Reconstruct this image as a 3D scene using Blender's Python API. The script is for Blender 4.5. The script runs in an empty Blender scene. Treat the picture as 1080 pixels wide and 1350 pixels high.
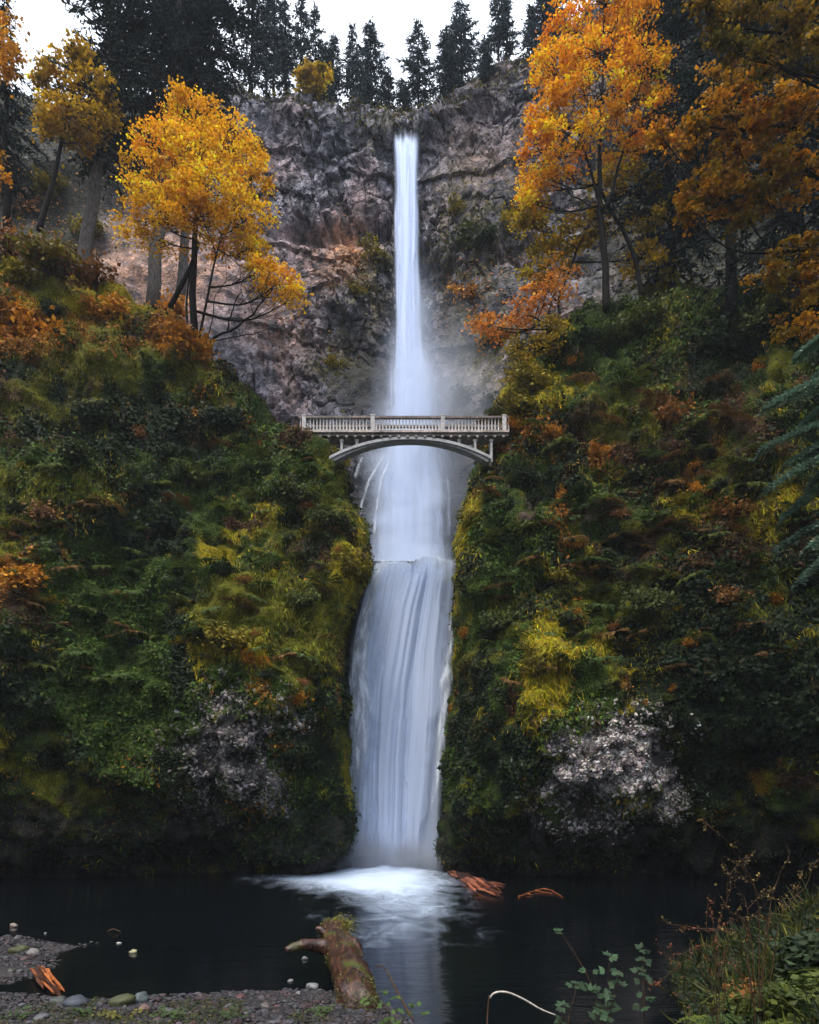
import bpy, math, random
import numpy as np
from mathutils import Vector

random.seed(7)
RNG = np.random.default_rng(11)
SC = bpy.context.scene
COL = SC.collection

# ------------------------------------------------------------------ camera frame used to lay the place out in metres
F, HOR, CZ = 900.0, 1062.0, 5.0
def P(px, py, d):
    return np.array([(px - 540) / F * d, d, CZ + (HOR - py) / F * d])
def proj(V):
    return 540 + V[..., 0] / V[..., 1] * F, HOR - (V[..., 2] - CZ) / V[..., 1] * F

# ------------------------------------------------------------------ noise
def _hash(ix, iy, iz, s=0):
    h = (ix.astype(np.int64) * 374761393 + iy.astype(np.int64) * 668265263 + iz.astype(np.int64) * 2147483647 + s * 974634777) & 0xFFFFFFFF
    h = ((h ^ (h >> 13)) * 1274126177) & 0xFFFFFFFF
    h = ((h ^ (h >> 15)) * 2246822519) & 0xFFFFFFFF
    return ((h ^ (h >> 16)) & 0xFFFFFF) / float(0xFFFFFF)
def vnoise(p, s=0):
    i = np.floor(p); f = p - i; f = f * f * f * (f * (f * 6 - 15) + 10)
    i = i.astype(np.int64); r = 0
    for dx in (0, 1):
        wx = f[..., 0] if dx else 1 - f[..., 0]
        for dy in (0, 1):
            wy = f[..., 1] if dy else 1 - f[..., 1]
            for dz in (0, 1):
                wz = f[..., 2] if dz else 1 - f[..., 2]
                r = r + _hash(i[..., 0] + dx, i[..., 1] + dy, i[..., 2] + dz, s) * wx * wy * wz
    return r * 2 - 1
def fbm(p, scale=1.0, oct=4, s=0, gain=.5):
    p = np.asarray(p) * scale; r = 0; a = 1.0
    for k in range(oct):
        r = r + a * vnoise(p + 17.3 * k, s + k); p = p * 2.03; a *= gain
    return r
def worley(p, s=0, blocky=False):
    """returns F1, F2, random value of the nearest cell"""
    i = np.floor(p).astype(np.int64); f1 = np.full(p.shape[:-1], 9.0); f2 = f1.copy(); rid = np.zeros(p.shape[:-1])
    for dx in (-1, 0, 1):
        for dy in (-1, 0, 1):
            for dz in (-1, 0, 1):
                cx, cy, cz = i[..., 0] + dx, i[..., 1] + dy, i[..., 2] + dz
                q = np.stack([cx + _hash(cx, cy, cz, s + 1), cy + _hash(cx, cy, cz, s + 2), cz + _hash(cx, cy, cz, s + 3)], -1)
                d = np.abs(q - p).max(-1) if blocky else np.sqrt(((q - p) ** 2).sum(-1))
                near = d < f1
                f2 = np.where(near, f1, np.minimum(f2, d))
                rid = np.where(near, _hash(cx, cy, cz, s + 4), rid)
                f1 = np.where(near, d, f1)
    return f1, f2, rid
def sstep(a, b, x):
    t = np.clip((x - a) / (b - a), 0, 1); return t * t * (3 - 2 * t)
def lerp(a, b, t): return a + (b - a) * t

# ------------------------------------------------------------------ mesh building
class MB:
    def __init__(s):
        s.v = []; s.q = []; s.t = []; s.c = []; s.n = 0
    def add(s, V, Q=None, T=None, C=None):
        V = np.asarray(V, float).reshape(-1, 3)
        if Q is not None and len(Q): s.q.append(np.asarray(Q, np.int64).reshape(-1, 4) + s.n)
        if T is not None and len(T): s.t.append(np.asarray(T, np.int64).reshape(-1, 3) + s.n)
        if C is None: C = np.ones((len(V), 3))
        C = np.asarray(C, float)
        if C.ndim == 1: C = np.tile(C, (len(V), 1))
        s.c.append(C); s.v.append(V); s.n += len(V)
    def tube(s, pts, rad, sides=6, C=None, cap=True, jag=0.0):
        pts = np.asarray(pts, float); n = len(pts); rad = np.broadcast_to(np.asarray(rad, float), (n,))
        t = np.gradient(pts, axis=0); t /= np.linalg.norm(t, axis=1, keepdims=True) + 1e-9
        up = np.array([0, 0, 1.0]) if abs(t[:, 2]).mean() < .8 else np.array([0, 1.0, 0])
        a = np.cross(t, up); a /= np.linalg.norm(a, axis=1, keepdims=True) + 1e-9
        b = np.cross(t, a)
        ang = np.arange(sides) / sides * 2 * math.pi
        r = rad[:, None] * (1 + jag * RNG.uniform(-1, 1, (n, sides)))
        V = pts[:, None] + r[..., None] * (np.cos(ang)[None, :, None] * a[:, None] + np.sin(ang)[None, :, None] * b[:, None])
        k = np.arange(n - 1)[:, None] * sides; j = np.arange(sides)[None]
        Q = np.stack([k + j, k + (j + 1) % sides, k + sides + (j + 1) % sides, k + sides + j], -1).reshape(-1, 4)
        V = V.reshape(-1, 3); T = []
        if cap:
            m = len(V); V = np.vstack([V, pts[0], pts[-1]])
            for q in range(sides):
                T.append((m, (q + 1) % sides, q)); T.append((m + 1, (n - 1) * sides + q, (n - 1) * sides + (q + 1) % sides))
        s.add(V, Q, T, C)
    def box(s, lo, hi, C=None):
        x0, y0, z0 = lo; x1, y1, z1 = hi
        V = [(x0, y0, z0), (x1, y0, z0), (x1, y1, z0), (x0, y1, z0), (x0, y0, z1), (x1, y0, z1), (x1, y1, z1), (x0, y1, z1)]
        s.add(V, [(0, 3, 2, 1), (4, 5, 6, 7), (0, 1, 5, 4), (1, 2, 6, 5), (2, 3, 7, 6), (3, 0, 4, 7)], None, C)
    def leaves(s, pos, nrm, size, C, aspect=.38, tdir=None, tmix=0.0, fold=.12):
        N = len(pos)
        if N == 0: return
        n = nrm / (np.linalg.norm(nrm, axis=1, keepdims=True) + 1e-9)
        t = RNG.normal(size=(N, 3))
        if tdir is not None: t = t * (1 - tmix) + np.asarray(tdir) * tmix * 1.7
        t -= n * (t * n).sum(1, keepdims=True); t /= np.linalg.norm(t, axis=1, keepdims=True) + 1e-9
        b = np.cross(n, t); S = np.broadcast_to(size, (N,))[:, None]; A = np.broadcast_to(aspect, (N,))[:, None]
        mid = pos + t * S * .45 + n * S * fold
        V = np.stack([pos, mid + b * S * A - n * S * fold * 2, pos + t * S, mid - b * S * A - n * S * fold * 2], 1).reshape(-1, 3)
        Q = np.arange(N * 4).reshape(-1, 4)
        C = np.broadcast_to(C, (N, 3)); s.add(V, Q, None, np.repeat(C, 4, 0))
    def mesh(s, name, mat, smooth=False):
        V = np.vstack(s.v); C = np.vstack(s.c)
        q = np.vstack(s.q) if s.q else np.zeros((0, 4), np.int64); t = np.vstack(s.t) if s.t else np.zeros((0, 3), np.int64)
        me = bpy.data.meshes.new(name)
        me.vertices.add(len(V)); me.vertices.foreach_set('co', V.astype(np.float32).ravel())
        me.loops.add(q.size + t.size); me.loops.foreach_set('vertex_index', np.concatenate([q.ravel(), t.ravel()]).astype(np.int32))
        me.polygons.add(len(q) + len(t))
        ls = np.concatenate([np.arange(len(q)) * 4, q.size + np.arange(len(t)) * 3]).astype(np.int32)
        me.polygons.foreach_set('loop_start', ls)
        try: me.polygons.foreach_set('loop_total', np.concatenate([np.full(len(q), 4), np.full(len(t), 3)]).astype(np.int32))
        except Exception: pass
        me.polygons.foreach_set('use_smooth', np.full(len(q) + len(t), smooth))
        at = me.attributes.new('Col', 'FLOAT_COLOR', 'POINT')
        at.data.foreach_set('color', np.hstack([C, np.ones((len(C), 1))]).astype(np.float32).ravel())
        me.update(calc_edges=True); me.validate()
        me.materials.append(mat)
        return me
    def obj(s, name, mat, parent=None, smooth=False, loc=None):
        o = bpy.data.objects.new(name, s.mesh(name, mat, smooth)); COL.objects.link(o)
        if loc is not None: o.location = loc
        if parent is not None: o.parent = parent
        return o

def tag(o, label=None, cat=None, group=None, kind=None):
    if label: o['label'] = label
    if cat: o['category'] = cat
    if group: o['group'] = group
    if kind: o['kind'] = kind
    return o
def empty(name, loc, label, cat, group=None):
    o = bpy.data.objects.new(name, None); COL.objects.link(o); o.location = [float(x) for x in loc]
    o.empty_display_size = .3
    return tag(o, label, cat, group)
def dup(root, loc, rotz=0, scale=1, tilt=None):
    r = root.copy(); COL.objects.link(r); r.location = [float(x) for x in loc]; r.rotation_euler = (tilt or (0, 0))[:2] + (rotz,); r.scale = (scale,) * 3 if np.isscalar(scale) else scale
    for ch in list(root.children):
        c = ch.copy(); COL.objects.link(c); c.parent = r
        for g in list(ch.children):
            d = g.copy(); COL.objects.link(d); d.parent = c
    return r

# ------------------------------------------------------------------ materials
def mat_new(name):
    m = bpy.data.materials.new(name); m.use_nodes = True; nt = m.node_tree; nt.nodes.clear()
    return m, nt, nt.nodes, nt.links
def N(nodes, typ, **kw):
    n = nodes.new(typ)
    for k, v in kw.items():
        if k.startswith('i_'): n.inputs[k[2:].replace('_', ' ')].default_value = v
        else: setattr(n, k, v)
    return n
def ramp(nodes, stops):
    r = nodes.new('ShaderNodeValToRGB'); e = r.color_ramp.elements
    e[0].position, e[0].color = stops[0][0], (*stops[0][1], 1); e[1].position, e[1].color = stops[-1][0], (*stops[-1][1], 1)
    for p, c in stops[1:-1]:
        x = e.new(p); x.color = (*c, 1)
    return r
def mix(nodes, links, a, b, fac, blend='MIX'):
    m = nodes.new('ShaderNodeMix'); m.data_type = 'RGBA'; m.blend_type = blend
    for sock, val in ((m.inputs[0], fac), (m.inputs[6], a), (m.inputs[7], b)):
        if hasattr(val, 'links'): links.new(val, sock)
        elif isinstance(val, (int, float)): sock.default_value = val
        else: sock.default_value = (*val, 1)
    return m.outputs[2]

def leaf_mat(name, trans=.35, rough=.55, spec=.3, rnd=.35):
    m, nt, n, l = mat_new(name)
    a = N(n, 'ShaderNodeAttribute', attribute_name='Col')
    oi = N(n, 'ShaderNodeObjectInfo')
    mr = N(n, 'ShaderNodeMapRange'); mr.inputs['To Min'].default_value = 1 - rnd; mr.inputs['To Max'].default_value = 1 + rnd
    l.new(oi.outputs['Random'], mr.inputs['Value'])
    vm = N(n, 'ShaderNodeVectorMath', operation='SCALE'); l.new(a.outputs['Color'], vm.inputs[0]); l.new(mr.outputs[0], vm.inputs['Scale'])
    b = N(n, 'ShaderNodeBsdfPrincipled'); b.inputs['Roughness'].default_value = rough; b.inputs['Specular IOR Level'].default_value = spec
    l.new(vm.outputs[0], b.inputs['Base Color'])
    t = N(n, 'ShaderNodeBsdfTranslucent'); l.new(vm.outputs[0], t.inputs['Color'])
    mx = N(n, 'ShaderNodeMixShader'); mx.inputs[0].default_value = trans
    l.new(b.outputs[0], mx.inputs[1]); l.new(t.outputs[0], mx.inputs[2])
    o = N(n, 'ShaderNodeOutputMaterial'); l.new(mx.outputs[0], o.inputs[0]); return m

def surf_mat(name, s1=3., s2=14., amt=.6, bump=.5, dist=.15, rough=.85, spec=.25, voro=None):
    """vertex colour broken up by two noises, with bump"""
    m, nt, n, l = mat_new(name)
    a = N(n, 'ShaderNodeAttribute', attribute_name='Col')
    g = N(n, 'ShaderNodeTexCoord')
    n1 = N(n, 'ShaderNodeTexNoise'); n1.inputs['Scale'].default_value = s1; n1.inputs['Detail'].default_value = 6; n1.inputs['Roughness'].default_value = .65
    n2 = N(n, 'ShaderNodeTexNoise'); n2.inputs['Scale'].default_value = s2; n2.inputs['Detail'].default_value = 4
    l.new(g.outputs['Object'], n1.inputs['Vector']); l.new(g.outputs['Object'], n2.inputs['Vector'])
    r1 = ramp(n, [(.28, (1 - amt,) * 3), (.5, (1, 1, 1)), (.75, (1 + amt,) * 3)]); l.new(n1.outputs[0], r1.inputs[0])
    r2 = ramp(n, [(.3, (1 - amt * .7,) * 3), (.7, (1 + amt * .7,) * 3)]); l.new(n2.outputs[0], r2.inputs[0])
    c = mix(n, l, a.outputs['Color'], r1.outputs[0], 1.0, 'MULTIPLY')
    c = mix(n, l, c, r2.outputs[0], 1.0, 'MULTIPLY')
    h = N(n, 'ShaderNodeMath', operation='ADD'); l.new(n1.outputs[0], h.inputs[0]); l.new(n2.outputs[0], h.inputs[1])
    hh = h.outputs[0]
    if voro:
        v = N(n, 'ShaderNodeTexVoronoi', distance='CHEBYCHEV'); v.inputs['Scale'].default_value = voro
        dm = N(n, 'ShaderNodeVectorMath', operation='ADD'); l.new(g.outputs['Object'], dm.inputs[0])
        sc = N(n, 'ShaderNodeVectorMath', operation='SCALE'); l.new(n1.outputs['Color'], sc.inputs[0]); sc.inputs['Scale'].default_value = .5 / voro
        l.new(sc.outputs[0], dm.inputs[1]); l.new(dm.outputs[0], v.inputs['Vector'])
        hs = N(n, 'ShaderNodeSeparateColor'); l.new(v.outputs['Color'], hs.inputs[0])
        rv = ramp(n, [(0, (.45, .44, .46)), (.5, (.95, .95, .95)), (1, (1.6, 1.52, 1.48))]); l.new(hs.outputs[0], rv.inputs[0])
        c = mix(n, l, c, rv.outputs[0], .8, 'MULTIPLY')
        h2 = N(n, 'ShaderNodeMath', operation='MULTIPLY_ADD'); l.new(hs.outputs[1], h2.inputs[0]); h2.inputs[1].default_value = 1.6; l.new(hh, h2.inputs[2]); hh = h2.outputs[0]
    bp = N(n, 'ShaderNodeBump'); bp.inputs['Strength'].default_value = bump; bp.inputs['Distance'].default_value = dist; l.new(hh, bp.inputs['Height'])
    b = N(n, 'ShaderNodeBsdfPrincipled'); b.inputs['Roughness'].default_value = rough; b.inputs['Specular IOR Level'].default_value = spec
    l.new(c, b.inputs['Base Color']); l.new(bp.outputs[0], b.inputs['Normal'])
    o = N(n, 'ShaderNodeOutputMaterial'); l.new(b.outputs[0], o.inputs[0]); return m

def bark_mat(name, c1, c2, rough=.8, sc=3.0):
    m, nt, n, l = mat_new(name)
    g = N(n, 'ShaderNodeTexCoord'); mp = N(n, 'ShaderNodeMapping'); mp.inputs['Scale'].default_value = (sc * 2, sc * 2, sc * .4)
    l.new(g.outputs['Object'], mp.inputs[0])
    t = N(n, 'ShaderNodeTexNoise'); t.inputs['Scale'].default_value = 2; t.inputs['Detail'].default_value = 6; l.new(mp.outputs[0], t.inputs['Vector'])
    r = ramp(n, [(.35, c1), (.68, c2)]); l.new(t.outputs[0], r.inputs[0])
    bp = N(n, 'ShaderNodeBump'); bp.inputs['Strength'].default_value = .6; bp.inputs['Distance'].default_value = .05; l.new(t.outputs[0], bp.inputs['Height'])
    b = N(n, 'ShaderNodeBsdfPrincipled'); b.inputs['Roughness'].default_value = rough; b.inputs['Specular IOR Level'].default_value = .12; l.new(r.outputs[0], b.inputs['Base Color']); l.new(bp.outputs[0], b.inputs['Normal'])
    o = N(n, 'ShaderNodeOutputMaterial'); l.new(b.outputs[0], o.inputs[0]); return m

M_LEAF = leaf_mat('autumn_leaf', .42, .5, .3, .0)
M_GREEN = leaf_mat('undergrowth_leaf', .25, .6, .25, .0)
M_SHRUB = leaf_mat('shrub_leaf', .25, .6, .25, .3)
M_NEEDLE = leaf_mat('conifer_needle', .15, .7, .15, .0)
M_ROCK = surf_mat('basalt', .9, 5., .5, 1.0, .3, .8, .3, voro=1.5)
M_SOIL = surf_mat('mossy_soil', 1.6, 8., .55, .9, .25, .9, .15)
M_WET = surf_mat('wet_basalt', .8, 4., .5, .8, .3, .45, .5, voro=.9)
M_GRAVEL = surf_mat('gravel_bed', 4., 22., .5, .8, .05, .75, .3)
M_STONE = surf_mat('stone', 3., 15., .4, .5, .03, .6, .4)
M_BARK = bark_mat('dark_bark', (.003, .0025, .002), (.013, .010, .0075))
M_BARKG = bark_mat('grey_bark', (.05, .045, .042), (.15, .13, .12))
M_TWIG = bark_mat('twig', (.03, .016, .009), (.085, .05, .03))

# ------------------------------------------------------------------ spline sheets
def cr(ctrl, n):
    """catmull-rom along axis 0 to n samples"""
    k = ctrl.shape[0]; t = np.linspace(0, k - 1 - 1e-6, n); i = np.floor(t).astype(int); f = (t - i)[:, None, None]
    g = lambda j: ctrl[np.clip(j, 0, k - 1)]
    p0, p1, p2, p3 = g(i - 1), g(i), g(i + 1), g(i + 2)
    return .5 * (2 * p1 + (p2 - p0) * f + (2 * p0 - 5 * p1 + 4 * p2 - p3) * f ** 2 + (3 * p1 - p0 - 3 * p2 + p3) * f ** 3)
def sheet(rows, nv, nu):
    c = np.array([[P(*q) for q in r] for r in rows])
    a = cr(c, nv); return cr(a.transpose(1, 0, 2), nu).transpose(1, 0, 2)
def gnormals(G):
    du = np.gradient(G, axis=1); dv = np.gradient(G, axis=0); n = np.cross(du, dv)
    n /= np.linalg.norm(n, axis=-1, keepdims=True) + 1e-9
    return n * np.where((n * -(G - np.array([0, 0, 20.]))).sum(-1, keepdims=True).mean() < 0, -1, 1)
def gmesh(name, G, C, mat, smooth=True):
    nv, nu = G.shape[:2]; i = np.arange(nv - 1)[:, None] * nu; j = np.arange(nu - 1)[None]
    Q = np.stack([i + j, i + j + 1, i + nu + j + 1, i + nu + j], -1).reshape(-1, 4)
    b = MB(); b.add(G.reshape(-1, 3), Q, None, C.reshape(-1, 3)); return b.obj(name, mat, None, smooth)
def scatter(G, Nn, count, dens):
    """random points on a sheet: positions, normals, projected px, py"""
    A = np.linalg.norm(np.cross(G[1:, :-1] - G[:-1, :-1], G[:-1, 1:] - G[:-1, :-1]), axis=-1) * dens[:-1, :-1]
    p = A.ravel() / A.sum(); k = RNG.choice(len(p), count, p=p); nu = G.shape[1]
    i, j = k // (nu - 1), k % (nu - 1); f, g = RNG.random(count)[:, None], RNG.random(count)[:, None]
    pos = (G[i, j] * (1 - f) + G[i + 1, j] * f) * (1 - g) + (G[i, j + 1] * (1 - f) + G[i + 1, j + 1] * f) * g
    return pos, Nn[i, j]

# ---------------- left canyon side
LW = []
def row(py, ds, pxs): return [(x, y, d) for x, y, d in zip(pxs, py if hasattr(py, '__len__') else [py] * len(pxs), ds)]
lx = [-420, -150, 60, 180, 300, 400]
LW = [
 row(1205, [42, 44, 47.5, 49, 50, 50, 52, 62], lx + [455, 475]),
 row(1145, [41.5, 43.5, 47, 48.5, 49.5, 50, 52, 62], lx + [452, 470]),
 row(1095, [38.2, 40.2, 43.5, 45.2, 45.8, 47, 50, 62], lx + [456, 475]),
 row(1000, [37, 39, 41.5, 43.2, 42.3, 44.3, 48.6, 62], lx + [444, 462]),
 row(900, [36, 38, 40.3, 42.7, 41.3, 43.2, 47.5, 62], lx + [436, 456]),
 row(830, [36.5, 38.5, 41.5, 44, 43, 44, 47.5, 62], lx + [446, 460]),
 row(740, [37.5, 39.5, 42.5, 44.8, 45, 46, 48, 62], lx + [482, 486]),
 row(650, [39, 41, 44, 46, 47, 48, 49, 62], lx + [446, 452]),
 row([560, 545, 540, 550, 570, 588, 596, 596], [41, 43, 46, 48, 48.5, 49, 50, 62], [-420, -150, 60, 180, 300, 385, 425, 445]),
 row([300, 330, 385, 412, 465, 545, 576, 585], [44, 46, 49, 50, 51, 51.5, 52, 62], [-420, -150, 60, 180, 270, 340, 395, 430]),
 row([320, 350, 400, 430, 480, 560, 588, 598], [52, 54, 57, 58, 59, 59, 58, 66], [-420, -150, 60, 180, 270, 340, 395, 430]),
]
GL = sheet(LW, 330, 300); NL = gnormals(GL)
def lumps(G, a1=1.0, a2=.45, a3=.18, s=0):
    return a1 * fbm(G, .16, 3, s) + a2 * fbm(G, .55, 3, s + 5) + a3 * fbm(G, 1.7, 2, s + 9)
wl = np.ones(GL.shape[1]); wl[-90:] = np.linspace(1, .35, 90)
GL = GL + NL * (lumps(GL, 1.0, .85, .30) * wl)[..., None]; NL = gnormals(GL)

rx0 = [900, 1050, 1250, 1500]
RW = [
 row(1205, [62, 52.5, 51, 50.5, 50, 50, 48, 45, 42], [555, 588, 645, 720, 800] + rx0),
 row(1145, [62, 52.5, 50.5, 50, 49.5, 49.5, 47.5, 44, 41], [555, 588, 645, 720, 800] + rx0),
 row(1100, [62, 50.6, 47.5, 46.3, 45.5, 45.3, 43.3, 40, 37], [560, 592, 645, 720, 800] + rx0),
 row(1040, [62, 49.3, 46, 43.3, 42, 43.5, 42, 39, 36], [570, 600, 648, 716, 800] + rx0),
 row(960, [62, 48.5, 44.8, 41.6, 40.6, 41.5, 40.5, 37.5, 34.5], [575, 606, 652, 714, 800] + rx0),
 row(890, [62, 48.2, 44.8, 41.6, 41.6, 42, 40.5, 37.5, 34.5], [580, 613, 660, 718, 800] + rx0),
 row(820, [62, 48.2, 45.8, 43.8, 43.5, 43, 41, 38, 35], [588, 616, 664, 724, 800] + rx0),
 row(740, [62, 48.5, 46.8, 45.6, 45, 44, 42, 38, 35], [598, 619, 668, 728, 805] + rx0),
 row(650, [62, 49.2, 47.8, 46.8, 46, 45, 42.5, 39, 36], [620, 633, 678, 738, 810] + rx0),
 row(570, [62, 50, 49, 48, 47, 46, 43.5, 40, 37], [640, 658, 700, 750, 815] + rx0),
 row(500, [62, 51, 50.3, 49.5, 49, 48, 45.5, 42, 39], [675, 692, 720, 765, 820] + rx0),
 row([470, 465, 445, 425, 405, 395, 375, 330, 300], [62, 52, 52, 52, 52, 51, 48.5, 45, 42], [695, 705, 735, 775, 830, 900, 1050, 1250, 1500]),
 row([480, 480, 460, 440, 425, 415, 395, 350, 320], [64, 60, 60, 60, 60, 59, 57, 54, 50], [695, 705, 735, 775, 830, 900, 1050, 1250, 1500]),
]
GR = sheet(RW, 330, 320); NR = gnormals(GR)
wr = np.ones(GR.shape[1]); wr[:70] = np.linspace(.35, 1, 70)
GR = GR + NR * (lumps(GR, .9, .9, .32, 31) * wr)[..., None]
# columnar joints on the exposed right face
_px, _py = proj(GR)
colm = np.exp(-((_px - 750) / 40) ** 2 - ((_py - 630) / 90) ** 2) + .7 * np.exp(-((_px - 925) / 50) ** 2 - ((_py - 585) / 50) ** 2)
f1, f2, rid = worley(GR * np.array([1.1, 1.1, .28]), 5)
GR = GR + NR * (colm * ((rid - .5) * 1.2 - .5 * np.exp(-((f2 - f1) / .1) ** 2)))[..., None]; NR = gnormals(GR)

# ---------------- vegetation palettes on the two sides
PAL = np.array([(.014, .026, .008), (.050, .086, .009), (.155, .155, .009), (.38, .31, .010), (.29, .118, .011), (.070, .034, .013)])
BL = [(130, 420, 140, 45, 4, .75), (40, 430, 90, 70, 4, .85), (240, 450, 45, 55, 4, 1.0), (150, 470, 140, 60, 2, .8), (100, 400, 140, 40, 3, .5), (60, 500, 90, 50, 5, .7), (262, 520, 25, 45, 4, .8), (180, 385, 90, 22, 3, .8),
      (60, 380, 60, 25, 2, .6), (200, 570, 150, 70, 0, .7), (330, 560, 60, 50, 1, .5), (300, 620, 200, 40, 1, .5), (350, 600, 60, 60, 5, .45), (390, 575, 30, 35, 5, .8),
      (120, 640, 120, 40, 2, .6), (195, 690, 45, 60, 0, 1.5), (330, 790, 110, 60, 2, 1.2), (300, 840, 60, 50, 3, 1.3), (250, 740, 90, 35, 3, .6), (120, 800, 100, 60, 1, .5), (320, 865, 40, 26, 4, .9), (455, 750, 40, 50, 3, .8),
      (430, 720, 40, 30, 5, .4), (405, 850, 45, 60, 2, .8), (20, 755, 45, 38, 4, 1.7), (30, 840, 60, 50, 5, .7), (20, 900, 70, 60, 0, .8), (150, 850, 75, 110, 1, 1.1), (200, 760, 70, 30, 1, .6),
      (190, 930, 90, 70, 1, 1.0), (235, 880, 16, 100, 0, 1.6), (310, 990, 70, 75, 6, 2.0), (362, 1045, 28, 28, 6, 1.5), (330, 905, 35, 20, 4, .5), (390, 920, 25, 40, 2, .6), (430, 640, 25, 60, 2, .7),
      (100, 660, 100, 30, 3, .5), (60, 780, 60, 15, 3, .5), (420, 980, 30, 90, 0, .9)]
BR = [(752, 610, 14, 60, 6, 1.1), (775, 650, 12, 40, 6, .8), (925, 580, 30, 25, 6, .9), (708, 660, 12, 40, 6, .6), (738, 660, 16, 120, 4, .5), (790, 600, 14, 14, 4, 2.0), (725, 570, 35, 22, 4, .9),
      (700, 515, 45, 32, 3, 1.0), (690, 555, 30, 30, 4, .7), (620, 690, 24, 80, 3, .9), (640, 800, 50, 100, 1, .7), (722, 888, 28, 48, 3, 2.6), (760, 855, 60, 28, 3, 1.0), (860, 890, 70, 35, 4, .4),
      (800, 1010, 85, 70, 6, 2.6), (860, 1030, 50, 40, 6, 1.5), (820, 450, 150, 40, 1, .4), (850, 560, 150, 120, 5, .35), (960, 600, 100, 150, 5, .4), (900, 668, 28, 14, 3, 1.6), (870, 800, 100, 35, 2, .7), (800, 720, 60, 40, 1, .4),
      (950, 850, 80, 80, 0, .7), (1000, 950, 130, 130, 0, 1.2), (640, 960, 50, 120, 0, .6), (622, 900, 14, 100, 5, .5), (745, 780, 25, 20, 6, .8), (690, 800, 40, 60, 2, .4), (850, 780, 70, 30, 4, .3), (1000, 470, 120, 60, 0, .8), (1000, 400, 100, 30, 3, .5)]
def weights(px, py, pos, blobs, s):
    K = 7; W = np.zeros((K,) + px.shape)
    base = [.48, .58, .48, .26, .04, .28, -.12 if blobs is BR else -.25]
    for k in range(K):
        W[k] = base[k] + .50 * fbm(pos, .28, 2, s + 11 * k) + .42 * fbm(pos, .9, 3, s + 7 * k + 3)
    for bx, by, rx, ry, k, a in blobs:
        W[k] += a * np.exp(-((px - bx) / rx) ** 2 - ((py - by) / ry) ** 2)
    low = sstep(6.2, 3.2, pos[..., 2] + 1.2 * fbm(pos, .3, 2, s))       # bare rock above the water, undercut shade put into its dark colour
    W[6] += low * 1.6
    return W
def cover(G, Nn, blobs, s, count, name, label, rock, skip):   # every leaf belongs to a patch of its own kind; moss mats lie flat, leafy patches stand off
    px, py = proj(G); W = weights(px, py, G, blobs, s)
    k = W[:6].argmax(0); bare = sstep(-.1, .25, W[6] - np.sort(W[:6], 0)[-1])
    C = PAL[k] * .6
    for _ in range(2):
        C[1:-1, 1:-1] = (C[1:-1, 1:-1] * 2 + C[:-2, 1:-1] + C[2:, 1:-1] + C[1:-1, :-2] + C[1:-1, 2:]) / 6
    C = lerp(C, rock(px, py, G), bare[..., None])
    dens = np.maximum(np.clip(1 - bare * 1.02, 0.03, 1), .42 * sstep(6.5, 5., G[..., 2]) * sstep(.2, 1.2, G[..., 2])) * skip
    pos, nn = scatter(G, Nn, count, dens)
    qx, qy = proj(pos); W = weights(qx, qy, pos, blobs, s) + .22 * RNG.normal(size=(7, len(pos)))
    k = np.where((pos[:, 2] < 4.5) & (RNG.random(len(pos)) < .75), 0, W[:6].argmax(0))  # low leaves mostly forced to the dark kind, painting in undercut shade
    cc = PAL[k] * np.exp(RNG.normal(0, .38, (len(pos), 1))) * (1 + RNG.normal(0, .12, (len(pos), 3)))
    up = np.array([0, -.25, .8]); nn2 = nn * .55 + up * .5 + RNG.normal(0, .5, nn.shape)
    tuft = vnoise(pos * .9, s + 77) ** 2
    off = RNG.random(len(pos)) ** 2 * (.15 + .75 * tuft)
    mat_ = sstep(-.15, .25, fbm(pos, .22, 3, s + 61)); size = RNG.uniform(.10, .30, len(pos)) * lerp(1.15, .6, mat_) * np.where(k == 0, 1.2, 1); off *= lerp(1.2, .25, mat_)
    grassy = (k == 2) | (k == 3) | ((k == 1) & (RNG.random(len(pos)) < .35))
    b = MB()
    g = ~grassy
    b.leaves(pos[g] + nn[g] * off[g, None], nn2[g], size[g], cc[g])
    td = np.array([0, -.3, -1.0])
    b.leaves(pos[grassy] + nn[grassy] * (off[grassy, None] * .6 + .05), nn[grassy] + RNG.normal(0, .35, (grassy.sum(), 3)), size[grassy] * RNG.uniform(1.1, 2.3, grassy.sum()), cc[grassy], aspect=.06, tdir=td, tmix=.6, fold=.05)
    tag(b.obj(name, M_GREEN), label, None, None, 'stuff')
    return C
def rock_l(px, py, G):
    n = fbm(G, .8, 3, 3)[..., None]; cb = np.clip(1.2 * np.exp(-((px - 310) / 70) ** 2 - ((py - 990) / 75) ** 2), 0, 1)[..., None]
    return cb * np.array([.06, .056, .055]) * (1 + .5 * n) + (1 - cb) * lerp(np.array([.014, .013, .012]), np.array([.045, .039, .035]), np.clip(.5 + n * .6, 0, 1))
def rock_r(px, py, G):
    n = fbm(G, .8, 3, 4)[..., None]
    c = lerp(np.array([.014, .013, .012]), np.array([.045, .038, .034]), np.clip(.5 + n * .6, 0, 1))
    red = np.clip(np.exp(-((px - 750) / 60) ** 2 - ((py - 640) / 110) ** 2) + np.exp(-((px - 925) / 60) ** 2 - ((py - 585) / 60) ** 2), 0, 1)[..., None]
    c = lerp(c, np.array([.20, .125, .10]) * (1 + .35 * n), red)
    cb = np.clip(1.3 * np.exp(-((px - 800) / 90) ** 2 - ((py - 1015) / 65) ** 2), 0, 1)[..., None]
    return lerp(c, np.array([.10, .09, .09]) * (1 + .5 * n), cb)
skl = np.ones(GL.shape[:2]); skl[:, -30:] = .25; skl[:, :40] = .4
skr = np.ones(GR.shape[:2]); skr[:, :30] = .25; skr[:, -90:] = .4
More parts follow.
